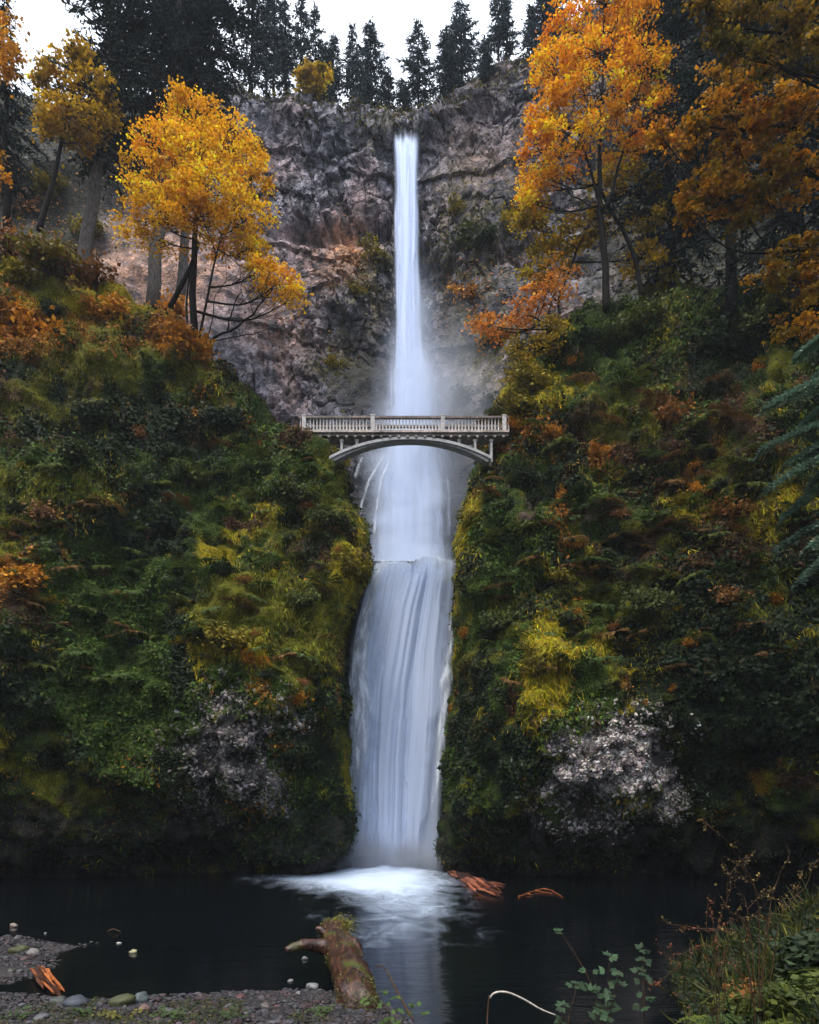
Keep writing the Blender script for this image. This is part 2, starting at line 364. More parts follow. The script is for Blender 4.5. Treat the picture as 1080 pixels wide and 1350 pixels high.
CL = cover(GL, NL, BL, 101, 290000, 'undergrowth', 'mixed moss, grass and low leaves covering the canyon slope left of the falls', rock_l, skl)
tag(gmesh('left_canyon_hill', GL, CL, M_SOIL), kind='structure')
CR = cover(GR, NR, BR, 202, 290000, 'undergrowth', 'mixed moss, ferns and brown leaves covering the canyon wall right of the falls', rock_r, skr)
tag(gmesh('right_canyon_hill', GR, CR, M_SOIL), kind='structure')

def pebbles(pts, sz, cols, rot=False):
    n_ = len(pts); O = np.array([(1, 0, 0), (-1, 0, 0), (0, 1, 0), (0, -1, 0), (0, 0, 1), (0, 0, -1)] + [(a, b_, c) for a in (.62, -.62) for b_ in (.62, -.62) for c in (.62, -.62)], float)
    T = []
    for ax in range(6):
        a = ax // 2; sgn = 1 - 2 * (ax % 2); ring = [i for i in range(6, 14) if O[i, a] * sgn > 0]
        u_, v_ = [q for q in range(3) if q != a]; ring.sort(key=lambda i: math.atan2(O[i, v_], O[i, u_]))
        for q in range(4): T.append((ax, ring[q], ring[(q + 1) % 4]) if True else None)
    T = np.array(T); S = sz[:, None, None] * RNG.uniform(.75, 1.2, (n_, 14, 1)) * np.stack([RNG.uniform(.8, 1.4, n_), RNG.uniform(.7, 1.1, n_), RNG.uniform(.4, .75, n_)], 1)[:, None]
    th = RNG.uniform(0, 6.28, n_); V = O[None] * S; c, s_ = np.cos(th)[:, None], np.sin(th)[:, None]
    V = np.stack([V[..., 0] * c - V[..., 1] * s_, V[..., 0] * s_ + V[..., 1] * c, V[..., 2]], -1)
    if rot:
        A, _ = np.linalg.qr(RNG.normal(size=(n_, 3, 3))); V = np.einsum('nij,nkj->nki', A, V)
    V = V + pts[:, None]
    b = MB(); b.add(V.reshape(-1, 3), None, (T[None] + (np.arange(n_) * 14)[:, None, None]).reshape(-1, 3), np.repeat(cols, 14, 0)); return b
# pale cobbles standing out of the two conglomerate bulges
def cobbles(G, Nn, spots, count, label, tone=1.0):
    px, py = proj(G); dn = np.zeros(px.shape)
    for bx, by, rx, ry, a in spots: dn += a * np.exp(-(((px - bx) / rx) ** 2 + ((py - by) / ry) ** 2) ** 1.5)
    dn *= np.clip(.9 + 1.3 * fbm(G, .9, 3, 66), 0.0, 3)
    dn[dn < .03] = 0
    pos, nn = scatter(G, Nn, count, dn)
    sz = np.minimum(RNG.gamma(2.4, .033, count) + .025, .19)
    c = np.clip(np.array([.30, .265, .255]) * RNG.gamma(2.2, .45, (count, 1)) * (1 + RNG.normal(0, .06, (count, 3))), .02, .62) * tone
    b = pebbles(pos - nn * sz[:, None] * .35, sz, c, True)
    tag(b.obj('rubble', M_STONE), label, None, None, 'stuff')
cobbles(GL, NL, [(300, 985, 75, 85, .6), (362, 1045, 26, 26, 1.6), (285, 1040, 45, 40, .7), (380, 960, 30, 50, .3)], 5200, 'grey cobbles set in the dark rock below the mossy slope', .62)
cobbles(GR, NR, [(775, 1040, 75, 50, 1.2), (850, 1015, 60, 65, .8), (800, 960, 80, 30, .3), (850, 1075, 50, 20, .3)], 9000, 'pale cobbles set in the rock bulge above the dark pool')

# ------------------------------------------------------------------ upper cliff
ux = [-500, -200, 0, 130, 250, 340, 420, 480, 515, 545, 580, 640, 720, 820, 950, 1150, 1450]
ridge = [60, 90, 130, 150, 145, 128, 142, 155, 172, 174, 138, 96, 72, 10, -80, -160, -200]
dep = np.array([54, 57, 60, 62, 65, 68, 69.5, 70.5, 71.2, 71.2, 70, 67.5, 65, 62, 60, 56, 52.])
lean = np.array([16, 16, 15, 14, 12, 9, 8, 7.5, 7, 7, 7.5, 9, 10, 12, 14, 16, 16.])
prof = [(1.05, -.1), (.9, .05), (.75, .2), (.6, .42), (.47, .55), (.36, .63), (.27, .82), (.16, .86), (.06, .92), (0, 1.0)]
UC = []
for f, a in prof:
    UC.append([(x, r + (770 - r) * f, d + l * a) for x, r, d, l in zip(ux, ridge, dep, lean)])
UC.append([(x, r + 4, d + l + 8) for x, r, d, l in zip(ux, ridge, dep, lean)])
UC.append([(x, r + 60, d + l + 45) for x, r, d, l in zip(ux, ridge, dep, lean)])
GU = sheet(UC, 520, 760); NU = gnormals(GU)
px, py = proj(GU)
rocky = sstep(260, 350, px) * sstep(1000, 760, px)
top = np.ones(GU.shape[0]); top[440:] = np.linspace(1, .2, 80)
big = fbm(GU, .13, 3, 41)
tw = np.stack([GU[..., 0] * .94 + GU[..., 2] * .16, GU[..., 1], GU[..., 2] * .97 - GU[..., 0] * .14], -1) + .28 * np.stack([fbm(GU, .25, 3, 51), fbm(GU, .25, 3, 52), fbm(GU, .25, 3, 53)], -1)
w1, w2, wid = worley(tw * np.array([.40, .30, .28]), 21, True)
s1, s2, sid = worley(tw * np.array([1.05, .6, .62]), 25, True)
m1, m2, mid_ = worley(tw * np.array([2.3, 1.5, 1.5]), 29, True)
z = GU[..., 2] + .9 * fbm(GU, .05, 2, 61) + .12 * GU[..., 0]
led = (z / 11.0) % 1.0; tier = sstep(.0, .92, led) * 1.2 - .6
rough = np.clip(.75 + .9 * fbm(GU, .12, 2, 62), .15, 1.3)
disp = 1.3 * big + rocky * (rough * (.85 * (wid - .5) + .5 * (sid - .5) + .22 * (mid_ - .5)) - .2 * np.exp(-((w2 - w1) / .05) ** 2) - .35 * tier + .3 * fbm(GU, .35, 3, 44))
recess = np.exp(-((py - 300) / 12) ** 2) * sstep(330, 370, px) * sstep(530, 500, px)
disp -= 1.6 * recess
smooth_slab = 1.2 * np.exp(-((px - 470) / 50) ** 2 - ((py - 510) / 50) ** 2) + np.exp(-((px - 640) / 45) ** 2 - ((py - 497) / 28) ** 2)
disp = lerp(disp, 1.3 * big, np.clip(smooth_slab, 0, 1) * .85)
GU = GU + NU * (disp * top[:, None])[..., None]; NU = gnormals(GU)
n1 = fbm(GU, .35, 4, 71); n2 = fbm(GU, 1.3, 3, 81)
C = lerp(np.array([.070, .076, .100]), np.array([.41, .41, .50]), np.clip(.42 + .32 * n1 + .28 * n2 + .45 * (sid - .5) + .45 * (mid_ - .5), 0, 1)[..., None])
C = lerp(C, C * np.array([1.22, .98, .88]), np.clip(.15 + 1.1 * fbm(GU, .22, 3, 88), 0, 1)[..., None])
def blob(bx, by, rx, ry): return np.exp(-((px - bx) / rx) ** 2 - ((py - by) / ry) ** 2)
pink = np.clip(2.2 * blob(455, 330, 30, 45) + .6 * blob(420, 340, 30, 45) + 1.4 * blob(215, 350, 105, 70) + .9 * blob(365, 430, 45, 50) + .5 * blob(640, 210, 60, 70) + .5 * blob(385, 520, 40, 40), 0, 1) * np.clip(.65 + .5 * n2 + .3 * n1, 0, 1)
C = lerp(C, np.array([.62, .37, .27]), pink[..., None])
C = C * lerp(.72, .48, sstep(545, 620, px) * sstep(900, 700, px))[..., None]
C = C * lerp(.78, 1.22, mid_)[..., None]
C = lerp(C, np.array([.46, .24, .13]), np.clip(1.4 * blob(462, 325, 20, 32) * (.8 + .6 * n2), 0, 1)[..., None])
slab = np.clip(blob(640, 497, 55, 30) * 1.3, 0, 1)[..., None]; C = lerp(C, np.array([.20, .185, .175]), slab * .8)
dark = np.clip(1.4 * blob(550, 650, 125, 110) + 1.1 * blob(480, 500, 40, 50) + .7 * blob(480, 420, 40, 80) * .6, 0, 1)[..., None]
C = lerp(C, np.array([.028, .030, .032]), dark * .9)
moss = np.clip(.55 * blob(620, 300, 60, 50) + .7 * blob(495, 345, 40, 14) + .9 * blob(480, 395, 40, 40) + .9 * blob(680, 480, 50, 40) + 1.0 * blob(500, 345, 40, 12) + .6 * blob(640, 545, 60, 22) + .7 * blob(440, 490, 25, 20) + .8 * blob(500, 175, 25, 25) + .7 * blob(640, 450, 50, 30) + .8 * blob(620, 390, 60, 70) + .5 * blob(660, 250, 40, 40) + .35 * blob(600, 230, 30, 60) + .5 * blob(430, 470, 50, 40) + .6 * blob(80, 300, 80, 60)
               + .8 * sstep(300, 200, px) * sstep(520, 380, py) * sstep(330, 240, py) * 0 + .5 * sstep(700, 800, px), 0, 1) * np.clip(.5 + .9 * n2 + .5 * n1, 0, 1)
C = lerp(C, np.array([.085, .080, .018]), moss[..., None])
woods = np.clip(sstep(330, 230, px) * sstep(285, 230, py) + sstep(135, 95, px) + sstep(760, 860, px), 0, 1)[..., None]
C = lerp(C, np.array([.02, .024, .013]), woods * .85)
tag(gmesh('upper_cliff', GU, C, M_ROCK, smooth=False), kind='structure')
# low plants clinging to the cliff
dn = np.clip(1.9 * moss + .02 + .45 * blob(650, 390, 60, 50) + .8 * woods[..., 0] + .22 * np.clip(NU[..., 2], 0, 1) + .6 * blob(600, 330, 40, 60) + 2.0 * np.exp(-((py - np.interp(px, ux, ridge)) / 14) ** 2), 0, 2) * sstep(-150, -50, px) * sstep(1250, 1100, px)
dn[450:] *= .3
pos, nn = scatter(GU, NU, 50000, dn); qx, qy = proj(pos)
k = RNG.choice(4, len(pos), p=[.42, .33, .15, .10])
cp = np.array([(.030, .036, .014), (.075, .075, .014), (.13, .115, .014), (.12, .055, .022)])[k] * np.exp(RNG.normal(0, .35, (len(pos), 1)))
ob = np.clip(.9 * np.exp(-((qx - 40) / 80) ** 2 - ((qy - 320) / 70) ** 2) + 1.6 * np.exp(-((qx - 655) / 55) ** 2 - ((qy - 395) / 40) ** 2) + 1.0 * np.exp(-((qx - 460) / 20) ** 2 - ((qy - 330) / 35) ** 2) + 1.1 * np.exp(-((qx - 370) / 45) ** 2 - ((qy - 430) / 35) ** 2), 0, 1) > RNG.random(len(pos)) * 1.3
cp[ob] = np.array([.38, .155, .05]) * np.exp(RNG.normal(0, .3, (ob.sum(), 1)))
b = MB(); b.leaves(pos + nn * (RNG.random(len(pos)) ** 2 * .7)[:, None], nn * .5 + np.array([0, -.2, .6]) + RNG.normal(0, .5, nn.shape), RNG.uniform(.14, .42, len(pos)), cp)
tag(b.obj('cliff_vegetation', M_GREEN), 'sparse moss, brown ferns and low plants clinging to the high basalt cliff', None, None, 'stuff')

# ------------------------------------------------------------------ rock ledge behind the lower falls
LC = []
for py_, dd in ((1215, 57), (1150, 57), (1000, 56.6), (900, 56.2), (800, 56.2), (765, 56.2), (755, 56.4), (750, 57.5)):
    LC.append([(x, py_ + (3 if x < 500 else (-5 if x > 590 else 0)), dd) for x in (380, 430, 470, 510, 550, 590, 620, 680)])
zt = P(0, 739.5, 56.0)[2]
LC.append([(x, HOR - (zt - .75 - CZ) / 61 * F, 61) for x in (380, 430, 470, 510, 550, 590, 620, 680)])
LC.append([(x, HOR - (zt - .6 - CZ) / 76 * F, 76) for x in (380, 430, 470, 510, 550, 590, 620, 680)])
GC = sheet(LC, 200, 150); NC = gnormals(GC)
a1, a2, aid = worley(GC * np.array([.8, .7, .6]), 91)
w = np.clip(1 - sstep(56.5, 60, GC[..., 1]), .1, 1)
GC = GC + NC * ((.5 * fbm(GC, .35, 3, 95) + .7 * (aid - .5)) * w)[..., None]
tag(gmesh('lower_cliff', GC, np.broadcast_to(np.array([.026, .028, .030]), GC.shape).copy(), M_WET, False), kind='structure')

# ------------------------------------------------------------------ ground, pool
def ground_z(x, y):
    p = np.stack([x, y, np.zeros_like(x)], -1)
    bed = -1.3 + .25 * fbm(p, .2, 2, 5)
    shore = 17.9 + .7 * fbm(p, .35, 2, 15) - 6.0 * sstep(-.9, 1.6, x)
    beach = np.where(y < shore, (shore - y) * .07 + np.maximum(14 - y, 0) * .15, (shore - y) * .25)
    wob = .9 * fbm(p, .45, 3, 75)
    left = -.13 + .42 * (1 - (((x + 15.3 + wob) / 4.7) ** 2 + ((y - 21.3 + wob) / 5.2) ** 2))            # gravel bar
    z = np.maximum(beach, bed); z = np.maximum(z, left)
    mx = (x - 4.35 - .26 * (y - 13)) / 4.4                                                  # green bank right of the camera
    mound = (2.9 + .5 * fbm(p, .55, 3, 25)) * sstep(0, 1.35, mx) * sstep(23.5, 15.5, y - .15 * x) - .38
    z = np.where(y < 30, np.maximum(z, mound), z)
    side = sstep(26, 34, np.abs(x)); z = lerp(z, 3 + .2 * (np.abs(x) - 26), side)
    far = np.clip(-(y - 4) / 60, 0, 1); z = lerp(z, 4 + np.clip(-y - 12, 0, 400) * .42, far)  # unseen hillside behind the camera, added to block low frontal light
    z = lerp(z, 2 + np.maximum(np.abs(x) - 30, 0) * .3, sstep(30, 60, np.abs(x)))
    z = np.where(y > 44, lerp(z, -1.4, sstep(44, 47, y) * (1 - side)), z)
    return z
def axis(a, b, fine, lo, hi, n):
    mid = np.arange(a, b, fine); k = np.linspace(0, 1, n) ** 2.2
    return np.concatenate([(a - (a - lo) * k[1:])[::-1], mid, b + (hi - b) * k[1:]])
xs = axis(-18, 18, .11, -170, 170, 26); ys = axis(13, 30, .11, -170, 190, 36)
X, Y = np.meshgrid(xs, ys); Z = ground_z(X, Y) + np.where((Y < 32) & (np.abs(X) < 20), .05 * fbm(np.stack([X, Y, X * 0], -1), 1.6, 3, 35), 0)
GG = np.stack([X, Y, Z], -1)
gm = sstep(-.3, .2, Z + .3 * fbm(GG, .5, 2, 45))[..., None] * sstep(2.2, 3.6, X)[..., None]
CG = lerp(np.array([.022, .019, .019]) * (1 + .5 * fbm(GG, .9, 3, 55)[..., None]), np.array([.025, .032, .010]), gm)
farm = sstep(24, 40, np.hypot(X, np.minimum(Y - 16, 0)))[..., None]
CG = lerp(CG, np.array([.02, .024, .012]), farm)
tag(gmesh('ground', GG, CG, M_GRAVEL), kind='structure')

m, nt, n, l = mat_new('pool_water')
g = N(n, 'ShaderNodeTexCoord'); mp = N(n, 'ShaderNodeMapping'); mp.inputs['Scale'].default_value = (.5, 1.3, 1); l.new(g.outputs['Object'], mp.inputs[0])
t = N(n, 'ShaderNodeTexNoise'); t.inputs['Scale'].default_value = 1.4; t.inputs['Detail'].default_value = 3; l.new(mp.outputs[0], t.inputs['Vector'])
bp = N(n, 'ShaderNodeBump'); bp.inputs['Strength'].default_value = .22; bp.inputs['Distance'].default_value = .12; l.new(t.outputs[0], bp.inputs['Height'])
b = N(n, 'ShaderNodeBsdfPrincipled'); b.inputs['Base Color'].default_value = (.002, .003, .004, 1); b.inputs['Roughness'].default_value = .12; b.inputs['IOR'].default_value = 1.33
l.new(bp.outputs[0], b.inputs['Normal']); o = N(n, 'ShaderNodeOutputMaterial'); l.new(b.outputs[0], o.inputs[0]); M_WATER = m
b = MB(); xs_ = np.linspace(-34, 34, 60); ys_ = np.linspace(15, 60, 60); A, B_ = np.meshgrid(xs_, ys_)
tag(gmesh('pool_water', np.stack([A, B_, A * 0], -1), np.ones(A.shape + (3,)), M_WATER), kind='structure')
zt2 = zt - .02
A, B_ = np.meshgrid(np.linspace(-9, 9, 20), np.linspace(56.0, 74, 20))
tag(gmesh('ledge_water', np.stack([A, B_, A * 0 + zt2], -1), np.ones(A.shape + (3,)), M_WATER), kind='structure')

# ------------------------------------------------------------------ falling water: veils whose thickness (alpha) breaks into streaks along the fall
def fall_mat(name, su, sv, lo, hi, col=(.67, .78, 1.0), seed=0.0):
    m, nt, n, l = mat_new(name)
    a = N(n, 'ShaderNodeAttribute', attribute_name='Col')          # r: across 0..1 (metres), g: along, b: thickness
    sp = N(n, 'ShaderNodeSeparateColor'); l.new(a.outputs['Color'], sp.inputs[0])
    cb = N(n, 'ShaderNodeCombineXYZ'); l.new(sp.outputs[0], cb.inputs[0]); l.new(sp.outputs[1], cb.inputs[1]); cb.inputs[2].default_value = seed
    mp = N(n, 'ShaderNodeMapping'); mp.inputs['Scale'].default_value = (su, sv, 1); l.new(cb.outputs[0], mp.inputs[0])
    t = N(n, 'ShaderNodeTexNoise'); t.inputs['Scale'].default_value = 1; t.inputs['Detail'].default_value = 5; t.inputs['Roughness'].default_value = .6; l.new(mp.outputs[0], t.inputs['Vector'])
    mr = N(n, 'ShaderNodeMapRange'); mr.interpolation_type = 'SMOOTHSTEP'; mr.inputs['From Min'].default_value = lo; mr.inputs['From Max'].default_value = hi; l.new(t.outputs[0], mr.inputs['Value'])
    # thickness: soft threshold of streak by b
    ad = N(n, 'ShaderNodeMath', operation='MULTIPLY'); l.new(mr.outputs[0], ad.inputs[0]); l.new(sp.outputs[2], ad.inputs[1])
    p2 = N(n, 'ShaderNodeMath', operation='MULTIPLY'); l.new(sp.outputs[2], p2.inputs[0]); l.new(sp.outputs[2], p2.inputs[1])
    p3 = N(n, 'ShaderNodeMath', operation='MULTIPLY_ADD', use_clamp=True); l.new(p2.outputs[0], p3.inputs[0]); p3.inputs[1].default_value = .38; l.new(ad.outputs[0], p3.inputs[2])
    d = N(n, 'ShaderNodeBsdfDiffuse'); d.inputs['Color'].default_value = (*col, 1)
    tl = N(n, 'ShaderNodeBsdfTranslucent'); tl.inputs['Color'].default_value = (*col, 1)
    ms = N(n, 'ShaderNodeMixShader'); ms.inputs[0].default_value = .3; l.new(d.outputs[0], ms.inputs[1]); l.new(tl.outputs[0], ms.inputs[2])
    tr = N(n, 'ShaderNodeBsdfTransparent')
    mx = N(n, 'ShaderNodeMixShader'); l.new(p3.outputs[0], mx.inputs[0]); l.new(tr.outputs[0], mx.inputs[1]); l.new(ms.outputs[0], mx.inputs[2])
    o = N(n, 'ShaderNodeOutputMaterial'); l.new(mx.outputs[0], o.inputs[0]); return m
def veil(name, outline, d_of, mat, thick=1.0, edge=.25, nu=40, nv=160, vtop=.0, vbot=.0, bulge=.5, parent=None, wob=0.0, s=0, rag=.0, tilt=0.0, lipw=0.0):
    """outline: [(py, pxl, pxr)] ; d_of(t): distance along the fall"""
    py = np.array([q[0] for q in outline], float); tt = np.linspace(0, 1, nv); yy = lerp(py[0], py[-1], tt)
    L = np.interp(yy, py, [q[1] for q in outline]); R = np.interp(yy, py, [q[2] for q in outline])
    for _ in range(6):
        L[1:-1] = (L[:-2] + L[1:-1] * 2 + L[2:]) / 4; R[1:-1] = (R[:-2] + R[1:-1] * 2 + R[2:]) / 4
    u = np.linspace(0, 1, nu); G = np.zeros((nv, nu, 3)); Cc = np.zeros((nv, nu, 3))
    wv = wob * fbm(np.stack([u * 5, u * 0 + s, u * 0], -1), 1, 3, s)
    rg_ = rag * (.5 + .5 * fbm(np.stack([u * 9, u * 0 + s, u * 0 + 3.3], -1), 1, 3, s)); yu0 = tilt * (u - .5) + lipw * fbm(np.stack([u * 4.5, u * 0, u * 0 + 8.8], -1), 1, 3, 77)
    ew = .5 * fbm(np.stack([np.zeros(nv), tt * 9, np.full(nv, s * 1.7)], -1), 1, 3, s); ew2 = .5 * fbm(np.stack([np.zeros(nv) + 7, tt * 9, np.full(nv, s * 1.7)], -1), 1, 3, s)
    for i in range(nv):
        d = d_of(tt[i]) - bulge * np.sin(u * math.pi) + wv * (1 - .5 * tt[i])
        G[i] = P(0, yy[i], 1.0) * 0
        G[i, :, 0] = (lerp(L[i], R[i], u) - 540) / F * d; G[i, :, 1] = d; G[i, :, 2] = CZ + (HOR - yy[i] - yu0 * (1 - tt[i]) ** 6) / F * d
        Cc[i, :, 0] = (u - .5) * .5 * (np.interp(.3, tt, R - L) + (R - L)[i]) / F * 55; Cc[i, :, 1] = tt[i] * (py[-1] - py[0]) / F * 55
        e = sstep(0, edge * (1 + ew[i]), u) * sstep(1, 1 - edge * (1 + ew2[i]), u) * (sstep(0, 1, (tt[i] - rg_) / vtop) if vtop else 1) * (sstep(1, 1 - vbot, tt[i]) if vbot else 1)
        Cc[i, :, 2] = e * (thick(tt[i]) if callable(thick) else thick)
    o = gmesh(name, G, Cc, mat, True)
    if parent: o.parent = parent
    return o
MF1 = fall_mat('falling_water_fine', 2.4, .045, .30, .72)
MF2 = fall_mat('falling_water_broad', 1.7, .028, .33, .62, seed=4.2)
MF3 = fall_mat('falling_water_mist', .5, .06, .15, .75, (.68, .79, 1.0), seed=9.)
MF4 = fall_mat('falling_water_splash', 3.2, .5, .42, .7, (.82, .89, 1.0), seed=2.)
up_d = lambda t: lerp(77.2, 66.5, t ** .7)
wf = veil('upper_waterfall', [(168, 517, 557), (230, 519, 554), (350, 518, 556), (450, 515, 562), (545, 506, 576), (640, 496, 584), (760, 490, 590)], up_d, MF2, 1.5, .3, vtop=.035, wob=.4, rag=.012, tilt=-6)
tag(wf, 'tall narrow waterfall plunging down the high cliff behind the arched bridge', 'waterfall', None, 'structure')
veil('water_veil', [(168, 518, 556), (230, 522, 552), (350, 522, 552), (450, 520, 556), (545, 517, 560), (760, 512, 566)], lambda t: up_d(t) - .8, MF1, 1.1, .3, vtop=.05, rag=.02, tilt=-6, parent=wf, wob=.3, s=3)
veil('water_veil', [(190, 522, 548), (350, 524, 546), (450, 523, 548), (545, 522, 550), (760, 520, 553)], lambda t: up_d(t) - 1.3, MF2, 1.2, .4, vtop=.06, parent=wf, s=5)
veil('water_spray', [(300, 510, 574), (400, 500, 590), (500, 486, 600), (600, 468, 606), (700, 462, 612), (770, 462, 616)], lambda t: lerp(72.5, 63.9, t), MF3, lambda t: .98 * t ** .5, .5, vtop=.3, parent=wf, s=8)
veil('water_veil', [(575, 500, 588), (640, 488, 594), (700, 480, 598), (770, 478, 600)], lambda t: lerp(67.5, 64.7, t), MF1, lambda t: .95, .45, vtop=.35, parent=wf, wob=.4, s=10)
veil('water_spray', [(400, 500, 600), (500, 480, 612), (600, 464, 616), (770, 460, 618)], lambda t: lerp(70.0, 62.6, t), MF3, lambda t: .7, .5, vtop=.4, parent=wf, s=9)
lo_d = lambda t: lerp(55.0, 53.4, t ** .6)
lw = veil('lower_waterfall', [(734, 494, 605), (775, 478, 604), (810, 470, 603), (860, 457, 601), (910, 454, 600), (960, 455, 594), (1010, 456, 588), (1080, 455, 584), (1150, 455, 580)], lo_d, MF2, 1.45, .11, nu=60, vtop=.012, wob=.5, s=11, rag=.015, tilt=-9, lipw=5)
tag(lw, 'broad lower waterfall dropping from the ledge into the dark pool', 'waterfall', None, 'structure')
veil('water_veil', [(735, 498, 603), (775, 488, 599), (860, 466, 594), (960, 464, 586), (1080, 466, 570), (1150, 466, 564)], lambda t: lo_d(t) - .5, MF1, 1.15, .2, nu=60, vtop=.02, parent=lw, wob=.4, s=14, rag=.03, tilt=-9, lipw=5)
veil('water_veil', [(745, 520, 585), (800, 500, 575), (900, 482, 560), (1000, 478, 550), (1150, 474, 548)], lambda t: lo_d(t) - .9, MF2, 1.1, .35, nu=50, vtop=.05, parent=lw, wob=.4, s=15)
veil('water_splash', [(760, 488, 505), (820, 468, 490), (870, 458, 486), (930, 456, 500), (990, 458, 490), (1060, 460, 478)], lambda t: lo_d(t) - .7, MF4, 1.0, .3, nu=20, vtop=.2, vbot=.3, parent=lw, s=16)
veil('water_splash', [(780, 592, 603), (850, 588, 602), (900, 575, 602), (940, 575, 594), (1000, 572, 590), (1100, 560, 580)], lambda t: lo_d(t) - .7, MF4, 1.0, .3, nu=20, vtop=.2, vbot=.3, parent=lw, s=17)
for k_, (ya, yb, dd) in enumerate([(729, 752, 56.4), (733, 762, 55.6), (738, 775, 54.8)]):
    veil('water_crest', [(ya, 497 - k_ * 3, 604), ((ya + yb) / 2, 494 - k_ * 3, 603), (yb, 488 - k_ * 5, 601)], lambda t, dd=dd: lerp(dd, dd - .9, t), MF4, .8, .08, nu=50, nv=40, vtop=.35, vbot=.6, parent=lw, wob=.7, s=30 + k_, rag=.45, tilt=-12, lipw=7)
# rivulets running down the wet wall beside the upper plunge
for k_, pts in enumerate([[(512, 592), (498, 615), (484, 640), (476, 668), (474, 700)], [(520, 590), (512, 612), (502, 635), (497, 670), (492, 720)], [(478, 600), (472, 618), (468, 632)], [(560, 590), (566, 640), (562, 690), (560, 730)], [(575, 600), (580, 640), (578, 700), (575, 735)], [(590, 620), (593, 660), (592, 720)], [(545, 600), (553, 650), (552, 735)]]):
    ol = [(y, x - 3.2, x + 3.2) for x, y in pts]
    veil('water_strand', ol, lambda t: lerp(65.6, 63.5, t), MF4 if k_ < 3 else MF1, .75 if k_ < 3 else .5, .5, nu=8, nv=60, vtop=.15, vbot=.25, bulge=.1, parent=wf, s=20 + k_)
# foam on the pool
m, nt, n, l = mat_new('foam')
a = N(n, 'ShaderNodeAttribute', attribute_name='Col'); sp = N(n, 'ShaderNodeSeparateColor'); l.new(a.outputs['Color'], sp.inputs[0])
g = N(n, 'ShaderNodeTexCoord'); mp = N(n, 'ShaderNodeMapping'); mp.inputs['Scale'].default_value = (.42, .20, 1); mp.inputs['Rotation'].default_value = (0, 0, .2); l.new(g.outputs['Object'], mp.inputs[0])
t = N(n, 'ShaderNodeTexNoise'); t.inputs['Scale'].default_value = 1.5; t.inputs['Detail'].default_value = 7; t.inputs['Roughness'].default_value = .68; t.inputs['Distortion'].default_value = .8; l.new(mp.outputs[0], t.inputs['Vector'])
ad = N(n, 'ShaderNodeMath', operation='ADD'); l.new(t.outputs[0], ad.inputs[0]); l.new(sp.outputs[0], ad.inputs[1])
mr = N(n, 'ShaderNodeMapRange'); mr.interpolation_type = 'SMOOTHSTEP'; mr.inputs['From Min'].default_value = .68; mr.inputs['From Max'].default_value = 1.75; l.new(ad.outputs[0], mr.inputs['Value'])
d = N(n, 'ShaderNodeBsdfDiffuse'); d.inputs['Color'].default_value = (.52, .63, .80, 1); tr = N(n, 'ShaderNodeBsdfTransparent')
mx = N(n, 'ShaderNodeMixShader'); l.new(mr.outputs[0], mx.inputs[0]); l.new(tr.outputs[0], mx.inputs[1]); l.new(d.outputs[0], mx.inputs[2])
o = N(n, 'ShaderNodeOutputMaterial'); l.new(mx.outputs[0], o.inputs[0]); M_FOAM = m
A, B_ = np.meshgrid(np.linspace(-15, 8, 150), np.linspace(24, 56, 150)); G = np.stack([A, B_, A * 0], -1)
fx, fy = proj(G)
dens = 1.0 * np.exp(-((fx - 505) / 75) ** 2 - ((fy - 1156) / 17) ** 2) + .40 * np.exp(-((fx - 455) / 75) ** 2 - ((fy - 1164) / 14) ** 2) + .30 * np.exp(-((fx - 540) / 60) ** 2 - ((fy - 1185) / 20) ** 2) + .45 * np.exp(-((fx - 400) / 60) ** 2 - ((fy - 1156) / 6) ** 2) + .40 * np.exp(-((fx - 525) / 120) ** 2 - ((fy - 1210) / 70) ** 2) + .22 * np.exp(-((fx - 350) / 70) ** 2 - ((fy - 1160) / 12) ** 2)
G[..., 2] = .01 + .35 * np.clip(np.exp(-((fx - 508) / 55) ** 2 - ((fy - 1150) / 14) ** 2), 0, 1) * (1 + .6 * fbm(G, .6, 2, 7))
tag(gmesh('foam', G, np.stack([dens] * 3, -1), M_FOAM), 'white foam spreading over the pool at the foot of the falls', None, None, 'stuff')
A, B_ = np.meshgrid(np.linspace(-6.5, 6.5, 60), np.linspace(55.3, 67, 50)); G = np.stack([A, B_, zt2 + .05 + .14 * fbm(np.stack([A, B_, A * 0], -1), .8, 3, 12) - .5 * sstep(56.6, 55.3, B_)], -1); fx, fy = proj(G)
tag(gmesh('foam', G, np.stack([1.1 * sstep(482, 500, fx) * sstep(616, 596, fx) * sstep(67, 61, B_)] * 3, -1), M_FOAM), 'churning white water on the rock ledge above the lower falls', None, None, 'stuff')
